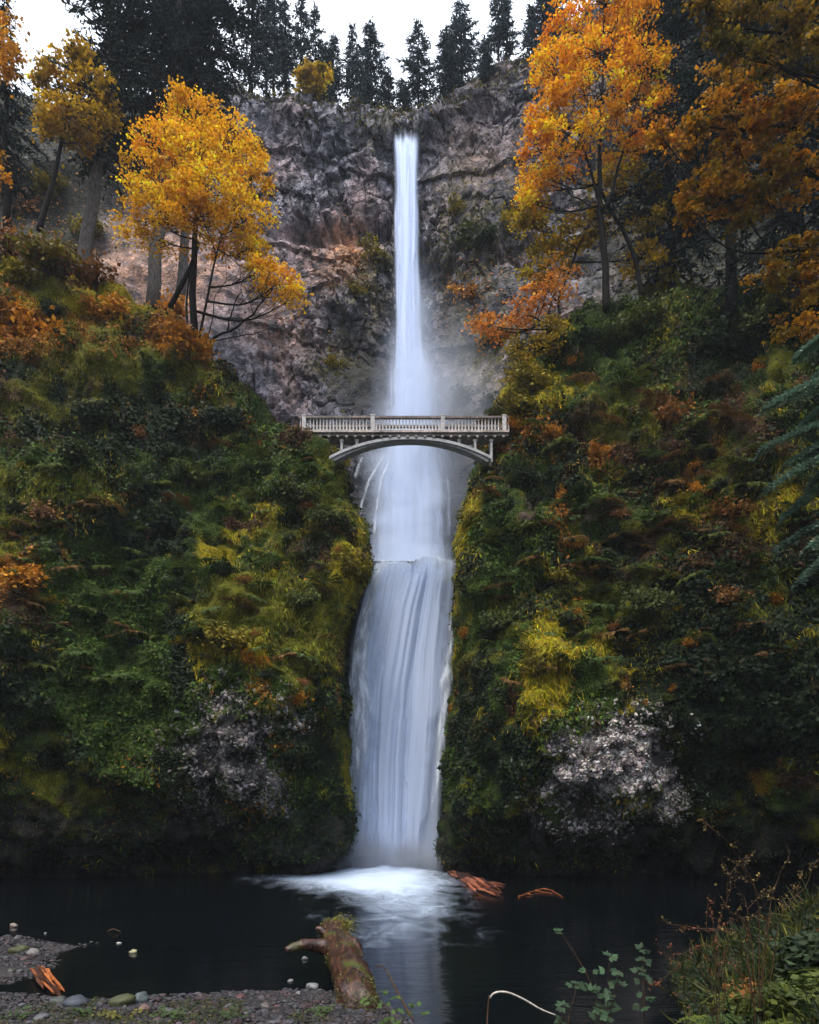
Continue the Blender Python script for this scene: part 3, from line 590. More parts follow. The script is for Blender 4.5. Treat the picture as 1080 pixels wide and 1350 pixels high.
# spray hanging in the air
def mist(name, c, r, dens, label, col=(.80, .87, 1.0)):
    m, nt, n, l = mat_new(name)
    g = N(n, 'ShaderNodeTexCoord'); ln = N(n, 'ShaderNodeVectorMath', operation='LENGTH'); l.new(g.outputs['Object'], ln.inputs[0])
    mr = N(n, 'ShaderNodeMapRange'); mr.interpolation_type = 'SMOOTHSTEP'; mr.inputs['From Min'].default_value = 1.0; mr.inputs['From Max'].default_value = .1; mr.inputs['To Max'].default_value = dens; l.new(ln.outputs['Value'], mr.inputs['Value'])
    t = N(n, 'ShaderNodeTexNoise'); t.inputs['Scale'].default_value = 2.2; t.inputs['Detail'].default_value = 2; l.new(g.outputs['Object'], t.inputs['Vector'])
    r2 = N(n, 'ShaderNodeMapRange'); r2.inputs['From Min'].default_value = .3; r2.inputs['From Max'].default_value = .65; l.new(t.outputs[0], r2.inputs['Value'])
    mu = N(n, 'ShaderNodeMath', operation='MULTIPLY'); l.new(mr.outputs[0], mu.inputs[0]); l.new(r2.outputs[0], mu.inputs[1])
    v = N(n, 'ShaderNodeVolumePrincipled'); v.inputs['Color'].default_value = (*col, 1); v.inputs['Anisotropy'].default_value = .2; l.new(mu.outputs[0], v.inputs['Density'])
    o = N(n, 'ShaderNodeOutputMaterial'); l.new(v.outputs[0], o.inputs['Volume'])
    b = MB(); th = np.linspace(0, math.pi, 13); ph = np.arange(20) / 20 * 2 * math.pi
    V = np.stack([np.outer(np.sin(th), np.cos(ph)), np.outer(np.sin(th), np.sin(ph)), np.outer(np.cos(th), np.ones(20))], -1)
    i = np.arange(12)[:, None] * 20; j = np.arange(20)[None]
    b.add(V.reshape(-1, 3), np.stack([i + j, i + 20 + j, i + 20 + (j + 1) % 20, i + (j + 1) % 20], -1).reshape(-1, 4))
    ob = b.obj(name, m, None, True); ob.location = c; ob.scale = r
    tag(ob, label, None, None, 'stuff')
mist('mist', P(440, 1130, 52.0), (5.5, 2.4, 3.0), 1.3, 'low puff of spray beside the foot of the lower falls')
mist('mist', P(520, 1140, 52.0), (5.0, 2.4, 3.0), 2.4, 'spray rising where the lower falls strike the pool')
mist('mist', P(580, 560, 65.5), (7.0, 3.4, 15.0), .24, 'pale spray drifting beside the tall upper falls')

# ------------------------------------------------------------------ bridge
M_CONC = surf_mat('pale_concrete', 1.2, 9., .35, .3, .03, .8, .3)
M_CONCD = surf_mat('stained_concrete', .8, 6., .5, .4, .03, .85, .2)
BD = 49.2; sc = (BD - .62) / F
bx = lambda p: (p - 540) * sc
bz = lambda p: CZ + (HOR - p) * sc
br = empty('arch_bridge', (bx(532), BD, bz(572)), 'slender concrete arch footbridge with baluster railings spanning the gorge', 'bridge'); B0 = np.array(br.location)
def bobj(b, name, mat, parent=br, smooth=False):
    for i in range(len(b.v)): b.v[i] = b.v[i] - B0
    return b.obj(name, mat, parent, smooth)
white = (.42, .405, .40); grey = (.30, .29, .29)
x0, x1 = bx(394), bx(671); W2 = .62
zt_ = bz(549.5); zd = bz(570.5); zdb = bz(574.5)
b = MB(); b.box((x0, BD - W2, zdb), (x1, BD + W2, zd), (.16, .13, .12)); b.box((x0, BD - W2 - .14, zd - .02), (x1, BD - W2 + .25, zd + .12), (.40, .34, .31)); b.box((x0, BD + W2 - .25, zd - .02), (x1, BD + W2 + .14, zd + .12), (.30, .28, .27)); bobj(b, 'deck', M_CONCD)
# brackets (corbels) under the deck edge
for xx in np.arange(x0 + .3, x1, .62):
    b = MB(); b.box((xx - .09, BD - W2 - .1, zdb - .14), (xx + .09, BD - W2 + .3, zdb), (.22, .2, .19)); bobj(b, 'corbel', M_CONCD)
# arch: spring (437,607) & (646,600), crown 572
u = np.linspace(-1, 1, 49); cxm, hw = bx(541), (bx(648) - bx(434)) / 2
top_z = bz(576) - (bz(576) - bz(602)) * np.abs(u) ** 2.15; th = .20 + .14 * np.abs(u) ** 1.5
pts_t = np.stack([cxm + u * hw, top_z], 1); pts_b = np.stack([cxm + u * (hw - .25), top_z - th], 1)
b = MB()
V = []
for (y0_, y1_) in ((BD - W2 + .08, BD + .12),):
    V = np.concatenate([np.stack([pts_t[:, 0], np.full(49, y), pts_t[:, 1]], 1) if k == 0 else np.stack([pts_b[:, 0], np.full(49, y), pts_b[:, 1]], 1) for y in (y0_, y1_) for k in (0, 1)])
i = np.arange(48)
q = lambda a_, b_: np.stack([a_ * 49 + i, a_ * 49 + i + 1, b_ * 49 + i + 1, b_ * 49 + i], 1)
Q = np.concatenate([q(0, 1), q(3, 2), q(2, 0), q(1, 3)]); b.add(V, Q, None, np.array((.20, .195, .20)))
bobj(b, 'arch', M_CONC, smooth=False)
# pale moulding along the front top edge of the arch
b = MB(); V = np.concatenate([np.stack([pts_t[:, 0], np.full(49, BD - W2 + yy), pts_t[:, 1] + zz], 1) for yy, zz in ((-.02, .03), (-.02, -.17), (.07, -.17), (.07, .03))])
Q = np.concatenate([q(0, 1), q(3, 0), q(2, 3), q(1, 2)]); b.add(V, Q, None, np.array((.35, .355, .37))); bobj(b, 'arch_moulding', M_CONC)
for xp in (430.5, 450, 470, 606, 627, 648.5):
    x = bx(xp); ua = (x - cxm) / hw; zb = bz(576) - (bz(576) - bz(602)) * min(abs(ua), 1.02) ** 2.15 - .02
    if xp in (430.5, 648.5): zb = bz(607)
    for yy in (BD - W2 + .2, BD + W2 - .45):
        b = MB(); b.box((x - .075, yy, zb), (x + .075, yy + .2, zdb - .14), white); b.box((x - .14, yy - .03, zdb - .26), (x + .14, yy + .23, zdb - .142), (.5, .47, .45)); bobj(b, 'spandrel_column', M_CONC)
rl = zt_ - zd - .12
posts = [401, 491.5, 584, 665]
for side, yy in (('front', BD - W2 - .02), ('back', BD + W2 - .1)):
    b = MB(); b.box((x0, yy - .06, zt_ - .11), (x1, yy + .18, zt_ + .03), (.20, .165, .155) if side == 'front' else (.2, .18, .17)); rail = bobj(b, 'railing', M_CONCD)
    for xp in posts:
        b = MB(); x = bx(xp); b.box((x - .14, yy - .08, zd + .12), (x + .14, yy + .2, zt_ + .05), white); b.box((x - .17, yy - .1, zt_ + .05), (x + .17, yy + .22, zt_ + .1), (.55, .52, .5)); bobj(b, 'railing_post', M_CONC, rail)
    xsb = [xx for xx in np.arange(x0 + .12, x1, .235) if all(abs(xx - bx(p)) > .22 for p in posts)]
    bal = MB()
    for xx in xsb:
        b = MB() if side == 'front' else bal
        b.tube(np.array([(xx, yy + .06, zd + .12 + rl * f) for f in (0, .12, .16, .35, .6, .84, .88, 1)]), np.array([.075, .075, .05, .068, .05, .045, .075, .075]) * .95, 6, white, cap=False)
        if side == 'front': bobj(b, 'baluster', M_CONC, rail, True)
    if side == 'back': tag(bobj(bal, 'balusters', M_CONC, rail, True), kind='stuff')

# ------------------------------------------------------------------ trees
def spl(pts, n):
    return cr(np.array(pts, float)[:, None, :], n)[:, 0]
def maple(name, trunk, rads, lobes, label, cat='tree', dens=1.0, leaf=.30, pal=None, barkm=None, group=None, second=None, bare=(), flat=.34, dis=.46, csize=.85, droop=0.0):
    """trunk: world points; lobes: (centre, (rx,ry,rz), clusters) -> limbs, twigs and flat sprays of leaves"""
    base = np.array(trunk[0]); root = empty(name, base, label, cat, group)
    tb, lb = MB(), MB(); tr = spl(trunk, 26) - base; k = np.linspace(0, 1, 26)
    tr[1:-1] += .12 * np.stack([fbm(np.stack([k * 4, k * 0 + q, k * 0], -1), 1, 2, int(abs(base[0] * 10)) + q)[1:-1] for q in range(3)], 1)
    tb.tube(tr, np.interp(k, np.linspace(0, 1, len(rads)), rads), 9)
    stems = [tr]
    for s2, r2 in (second or []):
        t2 = spl(s2, 18) - base; tb.tube(t2, np.linspace(r2[0], r2[1], 18), 7); stems.append(t2)
    for s3, r3 in bare:
        t3 = spl(s3, 14) - base; t3[1:-1] += RNG.normal(0, .05, (12, 3)); tb.tube(t3, np.linspace(r3, r3 * .3, 14), 5)
        for _ in range(4):
            q = t3[RNG.integers(5, 13)]; e = q + RNG.normal(0, .7, 3) + np.array([0, 0, .5]); tb.tube(np.stack([q, (q + e) / 2 + RNG.normal(0, .1, 3), e]), [r3 * .35, r3 * .25, .012], 4)
    AP = np.vstack([s_[6:] for s_ in stems])
    pal = np.array(pal if pal is not None else [(.60, .24, .010), (.68, .33, .014), (.50, .30, .012)])
    for (c, r, nc) in lobes:
        c = np.array(c) - base; r = np.array(r)
        below = AP[AP[:, 2] < c[2] - .1] if (AP[:, 2] < c[2] - .1).any() else AP
        j = below[np.argmin(((below - c) ** 2 * np.array([1, 1, .55])).sum(1))]
        md = (j + c) / 2 + np.array([0, 0, -.12 * np.linalg.norm(c - j)]) + RNG.normal(0, .2, 3)
        limb = spl([j, md, c], 8); L = np.linalg.norm(c - j); tb.tube(limb, np.linspace(.032 + .010 * L, .014, 8), 5)
        nc = max(3, int(nc * dens))
        cen = RNG.normal(size=(nc, 3)); cen /= np.linalg.norm(cen, axis=1, keepdims=True); cen *= RNG.uniform(.3, 1, (nc, 1)) ** .5 * 1.02
        cen = c + cen * r
        lc = pal[RNG.integers(len(pal))]
        for e in cen:
            s0 = limb[RNG.integers(3, 8)]
            tb.tube(np.stack([s0, (s0 + e) / 2 + np.array([0, 0, -.08]) + RNG.normal(0, .1, 3), e]), [.03, .02, .008], 3, cap=False)
            nl = RNG.integers(32, 62); cr_ = csize * RNG.uniform(.55, 1.2)
            off = RNG.normal(0, 1, (nl, 3)) * np.array([cr_, cr_, cr_ * flat]) * dis
            off[:, 2] -= .25 * (off[:, 0] ** 2 + off[:, 1] ** 2) / cr_
            pos = e + off
            col = lerp(lc, pal[RNG.integers(len(pal))], .6) * np.exp(RNG.normal(0, .28)) * np.exp(RNG.normal(0, .28, (nl, 1)))
            lb.leaves(pos, np.array([0, 0, 1.0]) + RNG.normal(0, .55, (nl, 3)), leaf * RNG.uniform(.6, 1.25, nl), np.clip(col, 0, .85), aspect=.42, tdir=np.array([0, 0, -1.]), tmix=.25 + droop)
    tb.obj('trunk', barkm or M_BARK, root, True); lb.obj('crown', M_LEAF, root)
    return root
def conifer(name, base, top, R, label, start=.12, nb=110, sp=.55, droop=.25, pal=(.014, .024, .017), rt=.22, group=None, seed=0, fill=1.0, prof=.75, per=11, barkm=None, asym=0):
    rg = np.random.default_rng(seed); base = np.array(base, float); top = np.array(top, float) - base; H = np.linalg.norm(top)
    root = empty(name, base, label, 'conifer', group); tb, lb = MB(), MB()
    k = np.linspace(0, 1, 14)[:, None]; tr = top * k; tr[1:-1, :2] += rg.normal(0, .004 * H, (12, 2)); tb.tube(tr, np.linspace(rt, .025, 14), 8)
    tt = start + (1 - start) * (np.arange(nb) + rg.random(nb)) / nb
    gap = rg.random(8)
    for q, t in enumerate(tt):
        if rg.random() > fill: continue
        ang = q * 2.4 + rg.normal(0, .5); s = (t - start) / (1 - start)
        env = min(1, (1 - s) ** prof * 1.05) * min(1, .45 + s * 3.2)
        L = max(.25, R * env * rg.uniform(.45, 1.15) * (.72 + .5 * gap[int(t * 7.99)])) * (1 + asym * math.cos(ang))
        o = np.array([np.interp(t, k[:, 0], tr[:, i]) for i in range(3)])
        d = np.array([math.cos(ang), math.sin(ang), 0]); w = np.linspace(0, 1, 6)[:, None]
        br_ = o + d * L * w + np.array([0, 0, 1.]) * L * (.18 * w - (droop + .22) * w ** 2)
        tb.tube(br_, np.linspace(.035 + .01 * L, .008, 6), 3, cap=False)
        nn_ = max(6, int(per * 1.9 * L / max(R, .1) * 1.4)); wv = rg.random(nn_) ** .75 * .92 + .1
        pos = np.stack([np.interp(wv, w[:, 0], br_[:, i]) for i in range(3)], 1)
        sd = np.where(rg.random(nn_) < .5, 1, -1); side = np.array([-d[1], d[0], 0])
        td = d * .8 + side * sd[:, None] * .8 * (1.1 - wv)[:, None] + np.array([0, 0, -.45 - droop]) + rg.normal(0, .2, (nn_, 3))
        sz = sp * .66 * rg.uniform(.6, 1.25, nn_) * (1.15 - .45 * wv)
        nr = np.array([0, 0, 1.]) + rg.normal(0, .45, (nn_, 3))
        col = np.array(pal) * np.exp(rg.normal(0, .3, (nn_, 1))) * math.exp(rg.normal(0, .18))
        lb.leaves(pos, nr, sz, col, aspect=.15, tdir=td, tmix=.8, fold=.1)
        # little secondary sprays
        lb.leaves(pos + rg.normal(0, .16 * sp / .55, pos.shape), nr + rg.normal(0, .5, nr.shape), sz * .8, col * 1.1, aspect=.13, tdir=td, tmix=.6)
    tb.obj('trunk', barkm or M_BARK, root, True); lb.obj('crown', M_NEEDLE, root)
    return root
def L3(px, py, d, rx, ry, rz, n):   # lobe from picture sizes in pixels
    return (P(px, py, d), (rx / F * d, ry / F * d, rz / F * d), n)

# yellow maple on the left hillside
d = 50
YEL = [(.74, .36, .010), (.80, .43, .014), (.68, .38, .012), (.76, .31, .010)]
maple('maple_tree', [P(258, 462, d), P(257, 420, d), P(256, 360, d), P(258, 300, d), P(262, 230, d), P(262, 170, d)], [.30, .27, .24, .19, .12, .05],
      [L3(255, 160, d, 42, 42, 26, 34), L3(220, 195, d - 1, 38, 40, 26, 30), L3(305, 200, d, 38, 40, 32, 34), L3(262, 205, d - 2, 45, 40, 26, 30), L3(200, 245, d - 1, 36, 44, 26, 30), L3(330, 245, d, 30, 44, 38, 32),
       L3(270, 250, d - 3, 48, 36, 24, 34), L3(205, 275, d - 2, 45, 36, 22, 24), L3(320, 285, d - 1, 36, 36, 26, 26), L3(265, 285, d - 3, 45, 36, 18, 22), L3(175, 290, d, 26, 30, 18, 10), L3(330, 325, d, 28, 30, 26, 16), L3(290, 315, d + 1, 38, 30, 18, 10), L3(365, 375, d - 1, 30, 28, 18, 18), L3(345, 355, d - 1, 22, 24, 18, 10), L3(210, 315, d, 34, 30, 14, 8), L3(390, 392, d - 1, 14, 20, 10, 6)],
      'large yellow maple with a domed crown on the hillside crest', dens=1.15, leaf=.215, pal=YEL,
      second=[([P(224, 405, d), P(240, 375, d), P(252, 350, d), P(262, 320, d)], (.20, .12)), ([P(248, 440, d - 1), P(246, 400, d - 1), P(250, 360, d - .5)], (.10, .06)), ([P(262, 448, d), P(272, 400, d), P(282, 350, d), P(292, 310, d)], (.11, .05))],
      bare=[([P(262, 460, d), P(285, 445, d), P(320, 425, d), P(345, 400, d), P(360, 380, d)], .11), ([P(300, 436, d), P(308, 405, d), P(322, 370, d)], .07), ([P(275, 450, d), P(282, 400, d), P(300, 365, d)], .05), ([P(270, 452, d), P(330, 440, d), P(372, 430, d)], .05)])
# yellow-brown maple at far left
d = 55
maple('maple_tree', [P(52, 305, d), P(62, 265, d), P(76, 215, d), P(88, 165, d), P(98, 110, d)], [.24, .21, .17, .12, .04],
      [L3(98, 75, d, 24, 26, 20, 14), L3(75, 115, d, 30, 30, 24, 16), L3(125, 115, d, 26, 28, 26, 14), L3(95, 155, d - 1, 44, 34, 20, 18), L3(135, 150, d, 18, 20, 18, 8), L3(60, 160, d, 20, 20, 18, 8), L3(110, 185, d, 22, 24, 12, 6)],
      'slender maple with thin yellow brown crown and leaning dark trunk', dens=1.25, leaf=.30, pal=[(.36, .21, .012), (.44, .27, .012), (.27, .19, .012)])
maple('maple_tree', [P(-40, 330, 50), P(-30, 250, 50), P(-15, 150, 50), P(-10, 60, 50)], [.2, .16, .12, .05],
      [L3(8, 40, 50, 18, 20, 22, 8), L3(-20, 80, 50, 30, 30, 25, 10), L3(12, 80, 50, 14, 20, 22, 6), L3(-5, 220, 50, 20, 24, 24, 8)], 'sparse yellow tree cut off at the picture edge beside dark conifer', dens=1.0, leaf=.28, pal=[(.45, .22, .015), (.5, .22, .012)])
# tall orange maple on the right-hand crest
d = 51
ORA = [(.88, .32, .008), (.90, .37, .010), (.84, .27, .007), (.86, .42, .012)]
maple('maple_tree', [P(800, 410, d), P(797, 360, d), P(792, 310, d), P(789, 265, d), P(788, 200, d), P(792, 110, d), P(796, 30, d)], [.30, .26, .24, .21, .15, .09, .04],
      [L3(795, 5, d, 45, 40, 26, 30), L3(750, 40, d, 36, 38, 26, 26), L3(840, 40, d, 36, 38, 26, 28), L3(790, 70, d - 2, 50, 38, 24, 30), L3(730, 95, d, 36, 38, 22, 24), L3(850, 95, d, 36, 40, 24, 26), L3(785, 120, d - 2, 48, 36, 24, 28), L3(720, 145, d - 1, 30, 34, 22, 20), L3(860, 150, d, 34, 34, 22, 18), L3(750, 170, d - 2, 40, 36, 18, 22),
       L3(815, 175, d - 1, 40, 36, 20, 16), L3(708, 200, d, 24, 30, 20, 14), L3(740, 215, d - 1, 30, 30, 16, 14), L3(712, 240, d, 26, 28, 16, 12), L3(850, 195, d, 34, 34, 12, 10), L3(880, 190, d, 22, 24, 10, 6), L3(695, 265, d, 16, 22, 10, 5), L3(800, -50, d, 50, 45, 30, 22)],
      'tall orange maple with open crown and dark forked trunk on the crest', dens=1.0, leaf=.225, pal=ORA,
      second=[([P(789, 285, d), P(806, 258, d), P(815, 220, d), P(828, 180, d), P(842, 120, d)], (.17, .04)), ([P(788, 260, d), P(776, 215, d), P(762, 170, d), P(752, 110, d)], (.12, .03)), ([P(846, 392, d + 1), P(838, 345, d + 1), P(822, 305, d + 1), P(804, 275, d + .5), P(792, 250, d)], (.19, .10))],
      bare=[([P(789, 280, d), P(765, 265, d), P(740, 245, d), P(715, 230, d)], .07), ([P(790, 300, d), P(765, 285, d), P(735, 280, d)], .05), ([P(795, 330, d), P(815, 300, d), P(850, 265, d), P(870, 235, d)], .05)])
# olive-yellow understorey maple behind it
d = 53
maple('vine_maple', [P(735, 420, d), P(742, 380, d), P(760, 330, d), P(790, 280, d)], [.12, .1, .07, .03],
      [L3(820, 235, d, 45, 30, 18, 14), L3(770, 300, d, 36, 26, 14, 10), L3(735, 325, d, 32, 26, 14, 10), L3(850, 285, d, 34, 26, 14, 9), L3(705, 290, d, 22, 22, 10, 6), L3(720, 355, d, 34, 24, 12, 9), L3(850, 340, d, 30, 24, 14, 7), L3(700, 275, d, 26, 24, 12, 6)],
      'yellow green vine maple spreading behind the orange maple trunk', dens=1.9, leaf=.27, pal=[(.40, .27, .012), (.46, .28, .012), (.28, .22, .012)], flat=.3)
d = 50.5
maple('vine_maple', [P(740, 450, d), P(725, 430, d), P(700, 420, d), P(672, 425, d)], [.09, .07, .05, .02],
      [L3(640, 425, d, 28, 20, 9, 10), L3(680, 410, d, 30, 20, 10, 11), L3(722, 380, d, 30, 20, 12, 12), L3(655, 432, d, 30, 18, 8, 8), L3(712, 400, d, 22, 20, 10, 8), L3(740, 355, d, 22, 20, 14, 7)],
      'low orange vine maple reaching over the gorge from the crest', dens=.75, leaf=.24, pal=[(.52, .18, .025), (.60, .24, .03), (.40, .16, .03)], flat=.3)
maple('vine_maple', [P(735, 470, 50), P(730, 455, 50), P(715, 445, 50), P(700, 445, 50)], [.07, .06, .04, .02],
      [L3(700, 455, 50, 30, 20, 20, 12), L3(725, 440, 50, 30, 20, 18, 12), L3(690, 485, 50, 20, 16, 16, 8)], 'small yellow green bush beside the end of the bridge', dens=1.2, leaf=.24, pal=[(.22, .17, .014), (.30, .19, .012)])
# near maple branches hanging in from the right
d = 33
maple('maple_tree', [P(1215, 1080, d), P(1205, 800, d), P(1190, 520, d), P(1180, 400, d), P(1165, 270, d), P(1150, 150, d), P(1140, 20, d)], [.6, .55, .48, .40, .3, .18, .08],
      [L3(1190, 60, d, 60, 50, 30, 14), L3(1260, 140, d + 1, 60, 50, 30, 14), L3(1230, 250, d, 60, 50, 30, 14), L3(1280, 330, d + 1, 50, 50, 26, 12), L3(1150, 140, d + 3, 50, 50, 30, 12), L3(965, 100, d, 36, 30, 18, 12), L3(1010, 120, d, 40, 34, 26, 16), L3(930, 150, d, 30, 30, 22, 12), L3(985, 165, d, 44, 34, 26, 16), L3(1050, 150, d, 40, 34, 26, 14), L3(915, 180, d, 18, 24, 16, 6), L3(960, 215, d, 36, 30, 24, 14), L3(1030, 215, d, 40, 34, 24, 16), L3(920, 255, d, 24, 24, 20, 12), L3(965, 255, d, 28, 26, 18, 12), L3(1060, 230, d, 36, 30, 24, 12), L3(1010, 255, d, 30, 26, 16, 9), L3(905, 285, d, 12, 14, 14, 6), L3(980, 282, d, 12, 16, 10, 4), L3(1055, 330, d, 36, 28, 22, 13), L3(1020, 360, d, 28, 24, 14, 8), L3(1070, 375, d, 30, 26, 18, 9), L3(1050, 430, d, 36, 26, 18, 9), L3(870, 178, d, 16, 18, 8, 4)],
      'orange brown maple branches hanging across the dark conifers at right', dens=1.3, leaf=.21, pal=[(.36, .15, .007), (.46, .18, .008), (.26, .15, .008), (.17, .115, .008)], csize=.55, droop=.25,
      second=[([P(1160, 230, d), P(1090, 185, d), P(1020, 165, d), P(960, 170, d), P(925, 165, d)], (.12, .03)), ([P(1172, 330, d), P(1110, 260, d), P(1040, 215, d), P(980, 235, d), P(930, 260, d)], (.12, .03)), ([P(1180, 420, d), P(1110, 350, d), P(1050, 330, d)], (.08, .03))])
d = 30
maple('maple_tree', [P(1260, 1080, d), P(1250, 780, d), P(1230, 470, d), P(1210, 250, d), P(1180, 60, d), P(1160, -80, d)], [.55, .5, .42, .32, .2, .08],
      [L3(1180, -60, d, 60, 50, 30, 12), L3(1260, 20, d, 60, 50, 30, 12), L3(1280, 160, d - 1, 50, 50, 26, 10), L3(930, 15, d, 30, 26, 18, 10), L3(975, 30, d, 36, 30, 24, 14), L3(1030, 30, d, 40, 34, 26, 14), L3(1065, 70, d, 30, 26, 22, 10), L3(960, 60, d, 22, 22, 14, 7), L3(1010, 75, d, 26, 24, 14, 7), L3(1000, -20, d, 60, 40, 26, 18), L3(1075, 20, d, 36, 30, 26, 10)],
      'olive yellow branches hanging down from the top corner', dens=1.25, leaf=.19, pal=[(.13, .09, .008), (.20, .11, .008), (.09, .075, .010)], csize=.5, droop=.25,
      second=[([P(1180, 60, d), P(1100, 10, d), P(1040, -5, d), P(985, 15, d)], (.1, .03)), ([P(1150, -60, d), P(1085, -20, d), P(1062, 20, d), P(1055, 45, d)], (.07, .03))])

# big dark conifers
conifer('fir_tree', P(104, 385, 58), P(178, -120, 58), 7.2, 'tall dark fir with leaning trunk and bare lower branches left of the yellow maple', .32, 230, 1.0, .3, (.020, .031, .028), .62, seed=1, per=22, prof=.5, barkm=M_BARKG)
for k_, (a0, a1_, sd) in enumerate([((103, 290), (60, 330), 1), ((125, 290), (60, 250), 2), ((140, 250), (175, 285), 3), ((138, 255), (90, 275), 4)]): pass
conifer('fir_tree', P(200, 420, 60), P(252, -190, 60), 7.5, 'dense dark fir with thick grey trunk behind the yellow maple', .38, 260, 1.05, .3, (.017, .026, .026), .66, seed=2, per=24, prof=.5, barkm=M_BARKG)
conifer('fir_tree', P(233, 420, 63), P(292, -150, 63), 6.2, 'dense dark fir rising right of its thick trunked neighbour', .40, 230, 1.0, .3, (.018, .028, .028), .5, seed=3, per=22, prof=.55, barkm=M_BARKG)
conifer('fir_tree', P(10, 300, 57), P(5, -10, 57), 4.2, 'dark narrow fir at the far left edge', .15, 110, .85, .3, (.020, .032, .029), .35, seed=4, per=16)
conifer('fir_tree', P(-70, 300, 57), P(-60, -160, 57), 6, 'dark broad fir cut off by the far left edge', .15, 120, .9, .3, (.020, .032, .029), .4, seed=5, per=18)
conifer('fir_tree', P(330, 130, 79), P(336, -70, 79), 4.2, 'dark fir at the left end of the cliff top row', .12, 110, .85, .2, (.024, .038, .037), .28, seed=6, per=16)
# row along the cliff top: (px, top py, base py, half width px, look, start, fill)
ridge_row = [(352, -25, 128, 20, 'slim ridge conifer with gaps, second from the left end of the row', .15, .75), (378, -2, 132, 15, 'ridge conifer with pointed top, standing behind the small yellow tree to its left', .2, .8),
 (396, -5, 138, 15, 'tall ridge conifer whose trunk passes behind the small yellow tree', .3, .8), (418, 10, 142, 15, 'ridge conifer just right of the small yellow tree', .25, .7), (440, 48, 148, 12, 'short thin ridge conifer between two taller ones', .3, .65),
 (466, 36, 152, 17, 'ridge conifer with rounded top, left of the broad one', .1, .9), (491, 30, 155, 30, 'broad full ridge conifer left of the falls lip', .08, 1.0), (512, 90, 160, 13, 'sparse low ridge conifer left of the falls lip', .1, .6),
 (534, 108, 168, 17, 'small bushy conifer standing right behind the falls lip', .05, .95), (552, 30, 168, 24, 'lone conifer with bare lower trunk above the falls lip', .32, .85), (592, 38, 122, 24, 'wide ridge conifer leaning on its taller neighbour right of the falls', .1, .95),
 (609, -8, 112, 26, 'tallest spired conifer right of the falls', .1, .95), (641, 50, 92, 8, 'tiny thin conifer alone on the right ridge', .1, .7), (657, -30, 84, 16, 'tall thin conifer with bare trunk on the right ridge', .3, .7), (669, -5, 82, 13, 'narrow conifer close right of the tall thin one', .2, .7),
 (702, 8, 78, 15, 'sparse conifer left of the orange maple top', .15, .65), (716, -30, 72, 22, 'dense conifer touching the orange maple top', .2, .9), (733, -40, 66, 18, 'dark conifer partly behind the orange maple top', .1, .9), (362, -55, 122, 20, 'very tall conifer whose top leaves the frame above the ridge', .2, .8), (430, 60, 150, 15, 'low dark conifer in the shade under the ridge row', .05, .9), (478, 95, 156, 14, 'low dark conifer at the foot of the broad one', .05, .9)]
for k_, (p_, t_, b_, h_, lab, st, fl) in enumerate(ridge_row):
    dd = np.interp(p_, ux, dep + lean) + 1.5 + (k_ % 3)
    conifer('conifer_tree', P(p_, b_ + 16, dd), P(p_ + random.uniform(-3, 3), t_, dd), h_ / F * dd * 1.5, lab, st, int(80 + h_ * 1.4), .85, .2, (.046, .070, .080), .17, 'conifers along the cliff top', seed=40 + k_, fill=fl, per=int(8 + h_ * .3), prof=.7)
dd = 78
maple('young_maple', [P(412, 150, dd), P(412, 120, dd), P(410, 100, dd)], [.12, .09, .04], [L3(400, 96, dd - 1, 16, 16, 9, 9), L3(422, 98, dd - 1, 16, 16, 10, 9), L3(410, 112, dd - 1, 16, 16, 8, 6)], 'small yellow tree among the dark ridge conifers', leaf=.42, dens=1.0, pal=[(.40, .27, .02), (.46, .30, .02)])
# dark conifers on the right slope
conifer('fir_tree', P(885, 420, 54), P(872, -180, 54), 6.5, 'dark fir directly right of the orange maple', .08, 190, 1.0, .35, (.015, .026, .026), .45, seed=70, per=24, prof=.45)
conifer('fir_tree', P(965, 430, 48), P(960, -240, 48), 6.5, 'dark fir with black trunk behind the orange brown branches', .22, 190, 1.0, .35, (.015, .026, .025), .45, seed=71, per=24, prof=.4)
conifer('fir_tree', P(1050, 430, 46), P(1060, -240, 46), 6.5, 'dark fir at right edge behind the olive yellow branches', .06, 190, .95, .35, (.016, .027, .025), .5, seed=72, per=24, prof=.4)
conifer('fir_tree', P(1150, 420, 44), P(1150, -240, 44), 6.5, 'dark fir mostly beyond the right edge', .06, 130, .95, .35, (.016, .027, .025), .5, seed=73, per=20, prof=.4)
